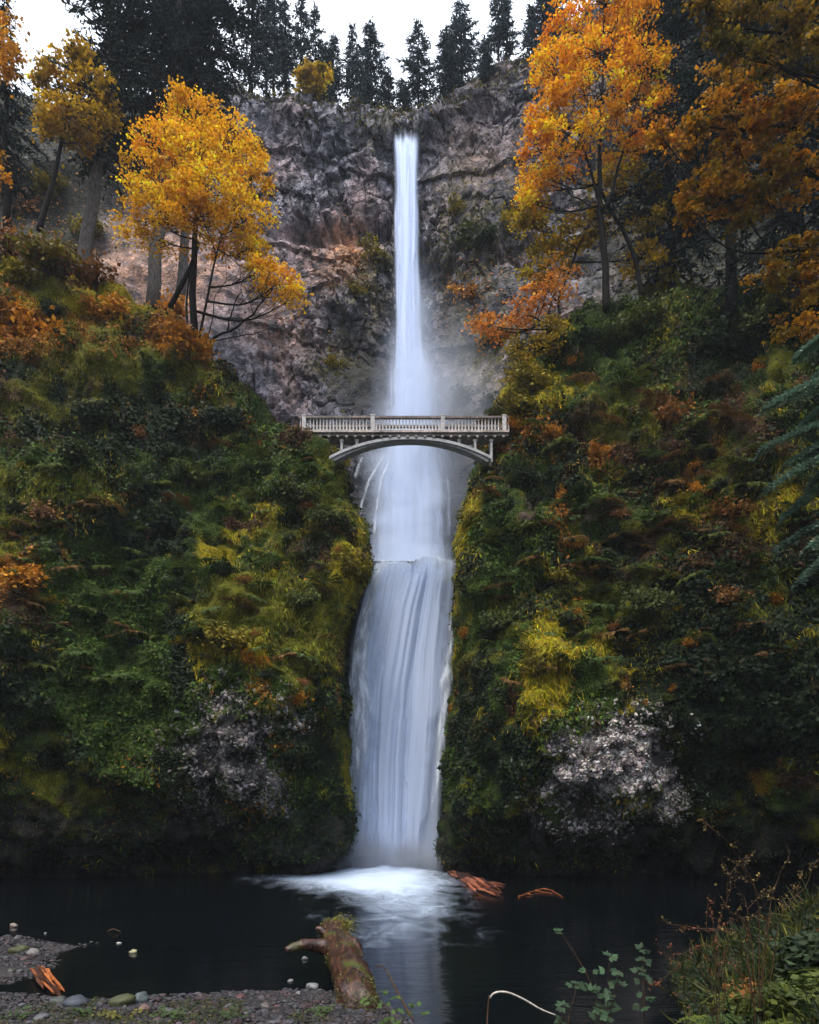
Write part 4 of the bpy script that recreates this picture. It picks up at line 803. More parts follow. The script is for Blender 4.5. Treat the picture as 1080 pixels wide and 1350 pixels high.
# near cedar with flat hanging boughs at the right edge
def cedar():
    rg = np.random.default_rng(5); d = 25.0; base = P(1165, 1180, d); base[2] = float(ground_z(base[:1], base[1:2])[0]) - .2; root = empty('cedar_tree', base, 'blue green cedar with flat drooping boughs at the right edge', 'conifer'); tb, lb = MB(), MB()
    H = P(0, 380, d)[2] - base[2]; tb.tube(np.array([(0, 0, 0), (.05, 0, H * .5), (0, .1, H * 1.2)]), [.4, .3, .12], 10)
    tips = [(1052, 470, .55), (1012, 535, .95), (1008, 590, 1.1), (1060, 560, .8), (1018, 640, .8), (1035, 680, 1.0), (1030, 720, .9), (1070, 640, .7), (1070, 720, .8), (1060, 760, .6), (1075, 500, .6), (1095, 600, .8), (1040, 610, .8)]
    around = [np.array([math.cos(a) * r, math.sin(a) * r, H * f]) for a, r, f in zip(rg.uniform(-1.7, 1.7, 34), rg.uniform(2.2, 4.2, 34), np.linspace(.2, 1.12, 34))]
    for tx, ty, s in tips + [(None, q, 0) for q in around]:
        dd = d + rg.uniform(-2, 1.5); tip = P(tx, ty, dd) - base if tx else ty; o = np.array([0, 0, tip[2] + rg.uniform(.8, 1.8)])
        w = np.linspace(0, 1, 14)[:, None]; ax = o + (tip - o) * w + np.array([0, 0, .9]) * np.sin(w * math.pi) * .5
        tb.tube(ax, np.linspace(.05, .012, 14), 4)
        dirx = (tip - o) / np.linalg.norm(tip - o); side = np.cross(dirx, [0, 0, 1]); side /= np.linalg.norm(side)
        for f in np.linspace(.3, .99, 20):
            c = np.array([np.interp(f, w[:, 0], ax[:, i]) for i in range(3)])
            for sg in (-1, 1):
                Ls = (.95 - .6 * abs(f - .55)) * .85 * rg.uniform(.7, 1.1) * (1.15 - f * .35)
                q = np.linspace(0, 1, 9)[:, None]
                sub = c + (side * sg * .75 + dirx * .55) * Ls * q + np.array([0, 0, -.45 - .15 * rg.random()]) * Ls * q ** 1.6
                tb.tube(sub[::2], np.linspace(.010, .003, 5), 3, cap=False)
                n_ = 38; e = rg.random(n_); pp = np.stack([np.interp(e, q[:, 0], sub[:, i]) for i in range(3)], 1)
                sg2 = np.where(rg.random(n_) < .5, 1, -1)[:, None]
                sd = (sub[-1] - sub[0]); sd /= np.linalg.norm(sd) + 1e-9; lat = np.cross(sd, [0, 0, 1.]); lat /= np.linalg.norm(lat) + 1e-9
                lb.leaves(pp, np.array([0, -.25, 1.]) + rg.normal(0, .2, (n_, 3)), .21 * rg.uniform(.6, 1.2, n_) * (1.15 - e * .5), np.array([.16, .25, .185]) * np.exp(rg.normal(0, .25, (n_, 1))), aspect=.2, tdir=sd + lat * sg2 * .9, tmix=.95, fold=.04)
    tb.obj('trunk', M_BARK, root, True); lb.obj('crown', M_NEEDLE, root)
cedar()

# ------------------------------------------------------------------ shrubs and ferns on the slopes (copies of a few originals)
def shrub_proto(name, col, col2, n=900, stems=9, leaf=.17, flat=.75, droopy=0):
    root = empty(name, (0, 0, -500), '', ''); tb, lb = MB(), MB()
    for k in range(stems):
        a = RNG.uniform(0, 6.28); e = np.array([math.cos(a) * RNG.uniform(.3, .85), math.sin(a) * RNG.uniform(.3, .85), RNG.uniform(.5, 1.0) * flat])
        st = spl([(0, 0, -.15), e * np.array([.35, .35, .6]), e], 6); tb.tube(st, np.linspace(.035, .008, 6), 4)
        m_ = n // stems; cl = e * RNG.uniform(.55, 1.05, (m_, 1)) + RNG.normal(0, .19, (m_, 3)) * np.array([1, 1, .75])
        c = lerp(np.array(col), np.array(col2), RNG.random()) * np.exp(RNG.normal(0, .3, (m_, 1)))
        lb.leaves(cl, np.array([0, -.15, 1.]) + RNG.normal(0, .55, (m_, 3)), leaf * RNG.uniform(.6, 1.3, m_), c, tdir=(0, 0, -1), tmix=.3 + droopy)
    tb.obj('stems', M_TWIG, root); lb.obj('foliage', M_SHRUB, root); return root
def fern_proto(name, col):
    root = empty(name, (0, 0, -500), '', ''); lb = MB()
    for k in range(13):
        a = k * 2.4 + RNG.normal(0, .2); L = RNG.uniform(.75, 1.15); dr = np.array([math.cos(a), math.sin(a), 0]); w = np.linspace(0, 1, 18)[:, None]
        ax = dr * L * w ** .85 + np.array([0, 0, 1.]) * L * (.75 * w - .95 * w ** 2); side = np.array([-dr[1], dr[0], 0])
        for sg in (1, -1):
            ln = .2 * np.sin(np.clip(w[:, 0] * 3.0 + .15, 0, math.pi)) + .02
            lb.leaves(ax, np.tile([0, 0, 1.], (18, 1)) + RNG.normal(0, .12, (18, 3)), ln, np.array(col) * np.exp(RNG.normal(0, .2, (18, 1))), aspect=.2, tdir=side * sg + dr * .4, tmix=.97)
    f = lb.obj('fronds', M_SHRUB, root); return root
SH = {'dark': [shrub_proto('shrub', (.014, .026, .012), (.026, .042, .014)) for _ in range(3)], 'green': [shrub_proto('shrub', (.035, .055, .012), (.06, .075, .012)) for _ in range(3)],
      'olive': [shrub_proto('shrub', (.12, .11, .010), (.22, .17, .010)) for _ in range(2)], 'orange': [shrub_proto('shrub', (.34, .135, .012), (.46, .21, .012), 800) for _ in range(3)],
      'brown': [shrub_proto('shrub', (.15, .062, .020), (.24, .11, .025), 420, 14) for _ in range(2)], 'fern': [fern_proto('fern', (.05, .085, .018)), fern_proto('fern', (.085, .11, .018)), fern_proto('fern', (.14, .075, .02))]}
USED = set()
def surf_at(G, px_, py_):
    qx, qy = proj(G); k = np.argmin((qx - px_) ** 2 + (qy - py_) ** 2 + np.where(G[..., 1] > 58, 1e4, 0)); return G.reshape(-1, 3)[k]
def plant(kind, G, px_, py_, size, label, group=None, cat='shrub'):
    ps = SH[kind]; k = random.randrange(len(ps)); src = ps[k]; loc = surf_at(G, px_, py_)
    sc_ = size / F * loc[1]; tilt = (random.uniform(.1, .45), random.uniform(-.2, .2)); rz = random.uniform(0, 6.28)
    if (kind, k) in USED: o = dup(src, loc, rz, sc_ * random.uniform(.9, 1.1), tilt)
    else:
        USED.add((kind, k)); o = src; o.location = loc; o.rotation_euler = tilt + (rz,); o.scale = (sc_,) * 3
    for q in ('label', 'category', 'group'):
        if q in o: del o[q]
    tag(o, label, cat, group)
LEFT = [('dark', 195, 705, 48, 'big dark green bush hanging in the middle of the left slope'), ('dark', 75, 422, 20, 'dark green bush among orange ferns near the left hillside crest'), ('orange', 25, 775, 40, 'bright orange bush on the ledge at the left edge'), ('orange', 215, 430, 42, 'orange bush under the trunks of the yellow maple'),
        ('orange', 248, 470, 36, 'drooping orange bush on the slope edge below the yellow maple'), ('orange', 140, 425, 34, 'orange bush left of the drooping one on the crest'), ('orange', 50, 455, 42, 'wide orange bush by the left edge below the crest'), ('olive', 110, 400, 34, 'olive bush along the crest left of the orange bushes'), ('olive', 40, 385, 34, 'yellow green bush on the crest near the left edge'),
        ('brown', 20, 330, 40, 'reddish brown bare bush at the left edge above the crest'), ('brown', 70, 350, 36, 'brown twiggy bush beside the leaning maple foot'), ('olive', 80, 305, 40, 'yellow green bush beside the leaning dark trunk'), ('brown', 125, 380, 34, 'brown bare bush at the base of the tall leaning fir'),
        ('brown', 366, 572, 20, 'bare brown bush at the left end of the bridge'), ('brown', 410, 590, 22, 'reddish brown bush under the left end of the bridge'), ('olive', 440, 615, 22, 'yellow green tuft below the left foot of the arch'), ('olive', 455, 760, 34, 'yellow bush on the corner beside the lower falls lip'), ('olive', 410, 710, 26, 'olive bush above the corner by the falls'), ('olive', 300, 860, 40, 'yellow moss covered bush on the bulge in the left slope'), ('orange', 335, 880, 22, 'small orange bush on the yellow bulge'), ('orange', 390, 930, 18, 'small orange bush at the edge of the cobble rock'),
        ('dark', 30, 880, 50, 'large dark ivy clad bush at the left edge'), ('brown', 50, 690, 30, 'grey brown dry bush near the left edge'), ('dark', 290, 570, 34, 'dark bush in the shaded middle of the left slope, under the orange one'), ('dark', 330, 640, 30, 'dark bush on the left slope below the bridge level'), ('dark', 120, 560, 34, 'dark bush in the shade below the orange ferns'), ('green', 385, 660, 30, 'mid green bush on the left slope facing the arch'), ('green', 250, 640, 32, 'mid green bush above the big dark one'), ('green', 100, 610, 30, 'mid green bush near the left edge halfway up'), ('green', 430, 690, 24, 'green bush at the rim right above the falls corner'), ('dark', 300, 760, 24, 'dark low bush in the grassy band'), ('green', 400, 800, 24, 'green bush on the grassy band beside the falls')]
for q in LEFT: plant(q[0], GL, q[1], q[2], q[3], q[4])
RIGHT = [('olive', 720, 885, 34, 'bright yellow moss bush on the knob over the cobble bulge'), ('orange', 790, 600, 16, 'round orange tuft on the red rock face'), ('orange', 725, 580, 18, 'orange tuft at the top of the red rock strip'), ('orange', 742, 660, 14, 'small orange tuft halfway down the red rock strip'), ('orange', 752, 725, 14, 'small orange tuft near the foot of the red rock strip'), ('olive', 740, 770, 22, 'yellow tuft below the red rock strip'),
         ('olive', 700, 520, 36, 'yellow green bush hanging by the right end of the bridge'), ('olive', 625, 690, 22, 'yellow green bush on the rim right of the upper plunge'), ('olive', 612, 735, 16, 'yellow tuft right of the lower falls lip'), ('orange', 678, 575, 22, 'orange tuft under the right end of the bridge'), ('olive', 684, 548, 26, 'olive bush growing over the right end of the bridge railing'), ('brown', 668, 600, 20, 'brown bush just below the right end of the bridge'), ('olive', 905, 668, 22, 'yellow green patch shrub alone on the dark right wall'),
         ('green', 800, 470, 36, 'green bush below the orange maple foot'), ('green', 850, 440, 38, 'green bush right of the orange maple foot'), ('dark', 760, 460, 32, 'dark bush left of the orange maple foot'), ('olive', 880, 400, 40, 'yellow green bush under the dark fir at right'), ('dark', 930, 470, 40, 'dark bush on the shaded right crest'), ('green', 1000, 440, 40, 'green bush under the hanging orange brown branches'), ('olive', 1040, 410, 36, 'olive bush near the right edge under the branches'),
         ('dark', 690, 640, 26, 'dark bush on the right wall near the rim'), ('dark', 680, 740, 30, 'dark bush on the right wall level with the falls lip'), ('green', 660, 830, 32, 'green bush right of the lower falls'), ('dark', 860, 640, 34, 'dark bush in the middle of the brown right wall'), ('brown', 890, 560, 34, 'brown bush on the upper right wall'), ('brown', 960, 690, 34, 'brown bush left of the cedar'), ('green', 850, 810, 34, 'green bush on the mossy step over the cobble bulge'), ('brown', 960, 800, 30, 'rusty brown bush on the right wall below the cedar'), ('dark', 980, 900, 44, 'large dark bush low on the right wall')]
for q in RIGHT: plant(q[0], GR, q[1], q[2], q[3], q[4])
for k_ in range(110):
    plant('fern', GL, random.uniform(20, 440), random.uniform(590, 900), random.uniform(15, 32), 'arching fern among the moss on the canyon slope left of the falls', 'ferns on the left canyon slope', 'fern')
for k_ in range(140):
    plant('fern', GR, random.uniform(640, 1060), random.uniform(500, 900), random.uniform(15, 32), 'drooping fern on the canyon wall right of the falls', 'ferns on the right canyon wall', 'fern')
for k_ in range(48):
    plant(random.choice(['dark', 'green', 'green', 'olive', 'brown']), GL, random.uniform(10, 470), random.uniform(560, 930), random.uniform(9, 19), 'small low bush among the moss on the canyon slope left of the falls', 'small bushes on the left canyon slope')
for k_ in range(60):
    plant(random.choice(['dark', 'green', 'green', 'olive', 'brown', 'orange']), GR, random.uniform(615, 1060), random.uniform(470, 930), random.uniform(9, 19), 'small low bush on the canyon wall right of the falls', 'small bushes on the right canyon wall')
for px_, py_, s_, kd, lab in [(25, 285, 34, 'brown', 'reddish brown brush high at the left edge under the dark fir'), (75, 262, 30, 'olive', 'yellow green brush between the two leaning trunks'), (118, 315, 26, 'olive', 'yellow bush right of the tall leaning fir trunk'), (20, 235, 30, 'orange', 'orange bush high at the left edge'), (600, 285, 20, 'olive', 'yellow green bush on the upper cliff just right of the tall falls'), (672, 305, 24, 'olive', 'yellow green bush on the cliff behind the orange maple lower leaves'), (655, 455, 20, 'green', 'green bush on the cliff above the right end of the bridge'), (605, 535, 22, 'green', 'green bush on the cliff foot right of the falls above the railing'), (640, 540, 22, 'dark', 'dark bush on the cliff foot above the right half of the railing'), (685, 480, 24, 'olive', 'yellow green bush on the cliff by the low orange vine maple'), (590, 470, 16, 'dark', 'small dark bush on the wet rock right of the falls'), (615, 395, 26, 'orange', 'orange bush on the cliff below the small dark green one'), (470, 395, 20, 'olive', 'olive moss clump on the cliff halfway up left of the falls'), (440, 485, 18, 'olive', 'yellow moss clump on the dark slab above the left half of the bridge'), (500, 168, 20, 'olive', 'yellow green bush on the cliff edge left of the falls lip'), (610, 330, 30, 'green', 'green bush on the cliff right of the upper falls'), (645, 325, 22, 'dark', 'dark green bush on the cliff face left of the vine maple'), (490, 345, 26, 'olive', 'olive mossy bush on the cliff ledge left of the falls')]:
    qx, qy = proj(GU); loc = GU.reshape(-1, 3)[np.argmin((qx - px_) ** 2 + (qy - py_) ** 2)]; s0 = SH[kd][0]
    o = dup(s0, loc, random.uniform(0, 6), s_ / F * loc[1], (.3, 0))
    if 'group' in o: del o['group']
    tag(o, lab, 'shrub')
for kd, ps in SH.items():
    for k, o in enumerate(ps):
        if (kd, k) not in USED:
            for c in list(o.children): bpy.data.objects.remove(c)
            bpy.data.objects.remove(o)

# ------------------------------------------------------------------ foreground
def gz(x, y): return float(ground_z(np.array([x], float), np.array([y], float))[0])
def gp(px_, py_):      # point on the ground seen at a pixel
    d = 5.0
    for d in np.arange(9, 45, .02):
        p = P(px_, py_, d)
        if p[2] <= max(0, gz(p[0], p[1])): break
    return np.array([p[0], p[1], max(0., gz(p[0], p[1]))])
# gravel
n_ = 60000; gx = RNG.uniform(-18, 4.5, n_); gy = RNG.uniform(13.5, 27.5, n_); gzv = ground_z(gx, gy); kp = (gzv > -.08) & (gzv < .6); gx, gy, gzv = gx[kp][:15000], gy[kp][:15000], gzv[kp][:15000]
pc = np.array([.024, .021, .024]) * RNG.gamma(3, .33, (len(gx), 1)) * (1 + RNG.normal(0, .08, (len(gx), 3))); pc[RNG.random(len(gx)) < .12] *= np.array([1.5, .9, .75])
b = pebbles(np.stack([gx, gy, gzv + .01], 1), RNG.gamma(3, .013, len(gx)) + .012, np.clip(pc, .01, .5))
tag(b.obj('gravel', M_STONE), 'small grey and brown pebbles covering the shore', None, None, 'stuff')
# single stones
M_MOSSY = surf_mat('mossy_stone', 6., 20., .5, .6, .04, .7, .3)
stones = [(18, 1222, .17, (.19, .155, .125), 'tan flat stone at the water edge, topmost of the bank'), (24, 1238, .16, (.06, .06, .065), 'dark stone below the tan flat one'), (25, 1255, .26, (.05, .055, .02), 'mossy stone at the top of the gravel bank'), (44, 1258, .22, (.16, .15, .14), 'grey stone right of the mossy bank stone'), (15, 1282, .13, (.05, .055, .04), 'dark green stone on the gravel near the left edge'), (101, 1327, .26, (.035, .042, .056), 'blue grey stone right of the orange log'), (186, 1320, .22, (.07, .085, .09), 'blue grey stone right of the moss clump'), (190, 1333, .16, (.15, .09, .075), 'pinkish stone under the blue grey one'), (160, 1326, .3, (.045, .05, .016), 'yellow green mossy stone on the near shore'), (78, 1322, .2, (.05, .055, .05), 'dark stone touching the lower end of the orange log'), (176, 1256, .12, (.26, .24, .14), 'small pale stone out in the shallow water'), (157, 1244, .07, (.4, .38, .35), 'tiny white stone out in the shallow water'), (60, 1231, .06, (.2, .2, .2), 'tiny grey stone standing off the bank'), (395, 1311, .11, (.15, .15, .155), 'white pebble left of the log base, lowest of its cluster'), (412, 1303, .17, (.15, .15, .155), 'white stone nearest the log base'), (383, 1294, .08, (.15, .15, .155), 'small white stone out in the water left of the log'), (402, 1265, .10, (.15, .15, .155), 'pale stone under the log root'), (220, 1336, .14, (.08, .08, .085), 'grey stone on the dark shore'), (300, 1330, .13, (.06, .055, .055), 'dark stone on the shore halfway to the log'), (350, 1328, .12, (.09, .075, .07), 'brownish stone on the shore left of the log'), (55, 1345, .16, (.09, .09, .095), 'grey stone at the bottom edge')]
for px_, py_, r_, c, lab in stones:
    p = gp(px_, py_); bm_ = MB(); th = np.linspace(0, math.pi, 9); ph = np.arange(12) / 12 * 6.2832
    V = np.stack([np.outer(np.sin(th), np.cos(ph)), np.outer(np.sin(th), np.sin(ph)), np.outer(np.cos(th), np.ones(12))], -1).reshape(-1, 3)
    V = V * (1 + .32 * fbm(V + p * 3, 1.1, 3, 5))[:, None] * np.array([1.15, .85, .62]) * r_
    i = np.arange(8)[:, None] * 12; j = np.arange(12)[None]; bm_.add(V, np.stack([i + j, i + 12 + j, i + 12 + (j + 1) % 12, i + (j + 1) % 12], -1).reshape(-1, 4), None, np.array(c))
    o = bm_.obj('stone', M_STONE, None, True, (p[0], p[1], p[2] + r_ * .25)); o.rotation_euler = (0, 0, random.uniform(0, 6)); tag(o, lab, 'stone', 'stones along the shore')

# stranded log
m, nt, n, l = mat_new('wet_log')
g = N(n, 'ShaderNodeTexCoord'); mp = N(n, 'ShaderNodeMapping'); mp.inputs['Rotation'].default_value = (0, 0, .2); mp.inputs['Scale'].default_value = (5, .8, 5); l.new(g.outputs['Object'], mp.inputs[0])
t = N(n, 'ShaderNodeTexNoise'); t.inputs['Scale'].default_value = 1.6; t.inputs['Detail'].default_value = 7; l.new(mp.outputs[0], t.inputs['Vector'])
r = ramp(n, [(.3, (.008, .004, .003)), (.48, (.030, .011, .006)), (.64, (.072, .026, .012)), (.8, (.13, .085, .065))]); l.new(t.outputs[0], r.inputs[0])
t2 = N(n, 'ShaderNodeTexNoise'); t2.inputs['Scale'].default_value = 1.5; t2.inputs['Detail'].default_value = 5; l.new(g.outputs['Object'], t2.inputs['Vector'])
geo = N(n, 'ShaderNodeNewGeometry'); sx = N(n, 'ShaderNodeSeparateXYZ'); l.new(geo.outputs['Normal'], sx.inputs[0])
mm = N(n, 'ShaderNodeMapRange'); mm.inputs['From Min'].default_value = .52; mm.inputs['From Max'].default_value = .66; l.new(t2.outputs[0], mm.inputs['Value'])
c = mix(n, l, r.outputs[0], (.05, .055, .010), mm.outputs[0])
bp = N(n, 'ShaderNodeBump'); bp.inputs['Strength'].default_value = .8; bp.inputs['Distance'].default_value = .06; l.new(t.outputs[0], bp.inputs['Height'])
b = N(n, 'ShaderNodeBsdfPrincipled'); b.inputs['Roughness'].default_value = .38; l.new(c, b.inputs['Base Color']); l.new(bp.outputs[0], b.inputs['Normal'])
o = N(n, 'ShaderNodeOutputMaterial'); l.new(b.outputs[0], o.inputs[0]); M_LOG = m
M_MOSS = surf_mat('moss', 8., 30., .6, 1.0, .06, .95, .05)
M_ORWOOD = bark_mat('orange_wood', (.09, .025, .009), (.36, .12, .045), .5, 2.5)
base = P(474, 1322, 16.9); lg = empty('driftwood_log', base, 'big wet reddish brown log with mossy root end lying half in the pool', 'log')
b = MB(); ax = spl([P(478, 1335, 16.4), P(472, 1315, 17.2), P(463, 1288, 18.4), P(452, 1262, 19.7), P(442, 1240, 21.0), P(440, 1224, 22.0)], 40) - base
k = np.linspace(0, 1, 40); rr = np.interp(k, [0, .12, .4, .55, .8, 1], [.40, .52, .55, .50, .46, .40])
s_ = 26; tng = np.gradient(ax, axis=0); tng /= np.linalg.norm(tng, axis=1, keepdims=True); aa = np.cross(tng, [0, 0, 1.]); aa /= np.linalg.norm(aa, axis=1, keepdims=True); bb = np.cross(aa, tng)
ang = np.arange(s_) / s_ * 6.2832; ring = np.stack([np.cos(ang), np.sin(ang)], 1)
pn = np.stack(np.broadcast_arrays(k[:, None] * 5, np.cos(ang)[None] * 1.3, np.sin(ang)[None] * 1.3), -1)
R_ = rr[:, None] * (1 + .20 * fbm(pn, 1, 3, 8) + .05 * fbm(pn * np.array([.3, 4, 4]), 1, 2, 9))
R_[k > .5] *= .93 ; R_ *= (1 - .07 * np.exp(-((k - .52) / .015) ** 2))[:, None]
V = ax[:, None] + R_[..., None] * (ring[None, :, 0, None] * aa[:, None] + ring[None, :, 1, None] * bb[:, None])
Q = np.stack([(np.arange(39)[:, None] * s_ + np.arange(s_)[None]), (np.arange(39)[:, None] * s_ + (np.arange(s_)[None] + 1) % s_), ((np.arange(39)[:, None] + 1) * s_ + (np.arange(s_)[None] + 1) % s_), ((np.arange(39)[:, None] + 1) * s_ + np.arange(s_)[None])], -1).reshape(-1, 4)
V = np.vstack([V.reshape(-1, 3), ax[0] - tng[0] * .05, ax[-1] - tng[-1] * .25]); m_ = len(V)
T = [(m_ - 2, (q + 1) % s_, q) for q in range(s_)] + [(m_ - 1, 39 * s_ + q, 39 * s_ + (q + 1) % s_) for q in range(s_)]
b.add(V, Q, T); b.obj('trunk', M_LOG, lg, True)
b = MB(); rt = spl([P(440, 1252, 20.3), P(420, 1247, 20.2), P(398, 1246, 19.9), P(377, 1253, 19.6)], 18) - base; b.tube(rt, np.interp(np.linspace(0, 1, 18), [0, .4, .85, 1], [.32, .2, .14, .10]), 10, jag=.1); b.obj('root', M_LOG, lg, True)
b = MB(); b.tube(spl([P(432, 1236, 20.8), P(424, 1226, 20.8), P(416, 1224, 20.8)], 8) - base, np.linspace(.16, .05, 8), 7, jag=.2); b.obj('root', M_LOG, lg, True)
b = MB(); b.tube(spl([P(455, 1238, 20.9), P(466, 1240, 20.6), P(473, 1250, 20.2), P(476, 1262, 19.6)], 10) - base, np.linspace(.18, .07, 10), 7, jag=.2); b.obj('root', M_LOG, lg, True)
b = MB(); cpt = P(450, 1219, 21.9) - base; pts = cpt + RNG.normal(0, 1, (1500, 3)) * np.array([.20, .25, .13]); b.leaves(pts, np.array([0, 0, 1.]) + RNG.normal(0, .6, (1500, 3)), RNG.uniform(.03, .07, 1500), np.array([.15, .14, .016]) * np.exp(RNG.normal(0, .3, (1500, 1))))
pts = np.vstack([V[RNG.integers(0, 12 * s_, 700)] * 1.0, V[RNG.integers(22 * s_, 38 * s_, 500)]]); pts = pts[pts[:, 2] > -.25]; b.leaves(pts + RNG.normal(0, .03, pts.shape), np.array([0, -.4, 1.]) + RNG.normal(0, .5, pts.shape), RNG.uniform(.03, .07, len(pts)), np.array([.10, .105, .018]) * np.exp(RNG.normal(0, .35, (len(pts), 1)))); b.obj('moss_patch', M_GREEN, lg)
def wood(name, pts, r, label, mat=M_ORWOOD, group=None, sides=9, jag=.18, cat='log'):
    base = np.array(pts[0]); b = MB(); p = spl(pts, 14) - base; b.tube(p, np.interp(np.linspace(0, 1, 14), np.linspace(0, 1, len(r)), r), sides, jag=jag)
    o = b.obj(name, mat, None, True, base); tag(o, label, cat, group); return o
def splinters(name, a, b, r, n_, label, group=None, col=((.20, .045, .012), (.52, .17, .05)), flat=.45):
    a, b = np.array(a), np.array(b); base = a; m_ = MB(); ax = b - a; L = np.linalg.norm(ax); ax /= L; sd = np.cross(ax, [0, 0, 1.]); sd /= np.linalg.norm(sd)
    for k in range(n_):
        f0 = RNG.uniform(0, .5) if k else 0; f1 = min(1, f0 + RNG.uniform(.35, .7)) if k else 1; an = RNG.uniform(0, 6.28); q = RNG.uniform(.2, .85) * r if k else 0
        off = sd * math.cos(an) * q + np.array([0, 0, 1.]) * math.sin(an) * q * flat; rr = r * (RNG.uniform(.10, .26) if k else .45); tilt = RNG.normal(0, .06 * L, 3) * np.array([1, 1, .4])
        p = np.stack([ax * L * f + off + tilt * (f - .5) for f in np.linspace(f0, f1, 9)]); c0 = lerp(np.array(col[0]), np.array(col[1]), RNG.random() ** 1.3 if k else .0)
        m_.tube(p, rr * np.array([.35, .8, 1, 1.05, 1, .95, .9, .7, .25]) * RNG.uniform(.8, 1.2, 9), 6, c0 * RNG.uniform(.7, 1.2), jag=.25)
    o = m_.obj(name, M_SPLINT, None, False, base); tag(o, label, 'log', group); return o
M_SPLINT = surf_mat('splintered_wood', 7., 30., .55, .8, .03, .55, .3)
a_, b_ = gp(52, 1284), gp(76, 1316); splinters('log', a_ + [0, 0, .15], b_ + [0, 0, .12], .24, 26, 'short broken orange log lying on the gravel bank', col=((.06, .016, .005), (.42, .125, .028)), flat=.9)
W = lambda px_, z_=.08: None
def wp(px_, py_, z_=.1):
    d = (CZ - z_) * F / (py_ - HOR); return P(px_, py_, d)
for (q0, q1, r, k_, lab) in [(wp(593, 1149), wp(612, 1158), .55, 9, 'splintered orange wood piece floating nearest the falls'), (wp(606, 1155), wp(652, 1173), .75, 22, 'thick splintered orange log in the floating cluster'), (wp(622, 1159, .35), wp(660, 1171, .3), .45, 12, 'slim orange piece lying on top of the floating cluster'), (wp(634, 1170, .1), wp(659, 1181, .1), .40, 9, 'small orange piece at the near end of the floating cluster')]:
    splinters('driftwood', q0, q1, r, k_ * 2, lab, 'orange driftwood floating on the pool', ((.04, .012, .007), (.46, .15, .075)), .3)
br_b = wp(684, 1182, .04); b = MB()
for q in ([wp(684, 1182, .04), wp(697, 1177, .06), wp(708, 1173.5, .05), wp(722, 1171, .08)], [wp(706, 1174, .05), wp(716, 1176, .05), wp(728, 1178, .04)], [wp(716, 1172, .07), wp(727, 1174, .05), wp(742, 1183, .03)], [wp(695, 1178, .05), wp(701, 1180, .04)]):
    p = spl(q, 12) - br_b; p[1:-1] += RNG.normal(0, .03, (10, 3)) * np.array([1, 1, .3]); b.tube(p, np.linspace(.055, .02, 12) * RNG.uniform(.7, 1.2, 12), 6, jag=.25)
tag(b.obj('branch', M_ORWOOD, None, True, br_b), 'thin forked orange branch floating right of the driftwood cluster', 'branch')
wood('branch', [wp(142, 1228, .02), wp(150, 1225, .12), wp(160, 1229, .02)], [.02, .03, .015], 'small brown twig poking from the water off the bank', M_TWIG, cat='branch')
M_PALEW = bark_mat('pale_wood', (.28, .25, .22), (.55, .5, .45))
wood('stick', [P(646, 1316, 14.0), P(652, 1309, 14.0), P(668, 1308, 14.0), P(690, 1317, 14.0), P(712, 1330, 14.0), P(732, 1338, 13.9)], [.018, .022, .022, .02, .018, .012], 'pale bent stick arching over the water', M_PALEW, cat='stick', jag=.05)
wood('stick', [P(642, 1360, 13.9), P(643, 1335, 14.0), P(645, 1312, 14.0)], [.016, .014, .012], 'thin brown upright stalk at the end of the pale stick', M_TWIG, cat='stick', jag=.05)
wood('stick', [P(545, 1345, 14.5), P(525, 1310, 15.4), P(507, 1276, 16.4), P(495, 1274, 16.6)], [.022, .022, .018, .012], 'thin brown branch leaning beside the log', M_TWIG, cat='stick', jag=.05)

# leafy plants
def leafy(base, stems, label, col, cat='plant', leaf=.14, nm='thimbleberry_plant', group=None):
    """stems: list of (tip world point, n leaf groups) ; broad lobed leaves in groups at the nodes"""
    base = np.array(base); root = empty(nm, base, label, cat, group); tb, lb = MB(), MB()
    for tip, n_ in stems:
        tip = np.array(tip) - base; st = spl([(0, 0, -.1), tip * np.array([.3, .3, .55]), tip], 9); tb.tube(st, np.linspace(.009, .004, 9), 4)
        for f in np.linspace(.5, 1, n_):
            c = np.array([np.interp(f, np.linspace(0, 1, 9), st[:, i]) for i in range(3)]) + RNG.normal(0, .03, 3)
            for a in RNG.uniform(0, 6.28, 3):
                d_ = np.array([math.cos(a), math.sin(a), .1]); cc = c + d_ * leaf * .5; tb.tube(np.stack([c, cc]), [.004, .003], 3, cap=False)
                lc = np.array(col) * np.exp(RNG.normal(0, .25)); nr = np.array([0, -.5, 1.]) + RNG.normal(0, .3, 3)
                for q in (-.75, 0, .75):     # three lobes
                    ca, sa = math.cos(q), math.sin(q); dq = np.array([d_[0] * ca - d_[1] * sa, d_[0] * sa + d_[1] * ca, -.15])
                    lb.leaves(cc[None], nr[None], np.array([leaf * RNG.uniform(.8, 1.15)]), lc, aspect=.33, tdir=dq, tmix=.98, fold=.08)
    tb.obj('stem', M_TWIG, root); lb.obj('foliage', M_SHRUB, root)
TG = (.026, .054, .024)
leafy(P(800, 1390, 13.2), [(P(738, 1228, 13.6), 2), (P(745, 1235, 13.4), 1)], 'single tall stem with a leaf cluster over the pool', TG)
leafy(P(800, 1385, 12.8), [(P(803, 1262, 13), 3), (P(780, 1280, 13), 2), (P(818, 1280, 13), 3), (P(770, 1305, 12.8), 2), (P(812, 1310, 12.6), 2)], 'leafy plant with rounded leaf tiers in the middle of the shore plants', TG)
leafy(P(850, 1385, 12.8), [(P(848, 1255, 13.2), 4), (P(846, 1280, 13), 2)], 'slim leafy plant right of the tiered one', TG)
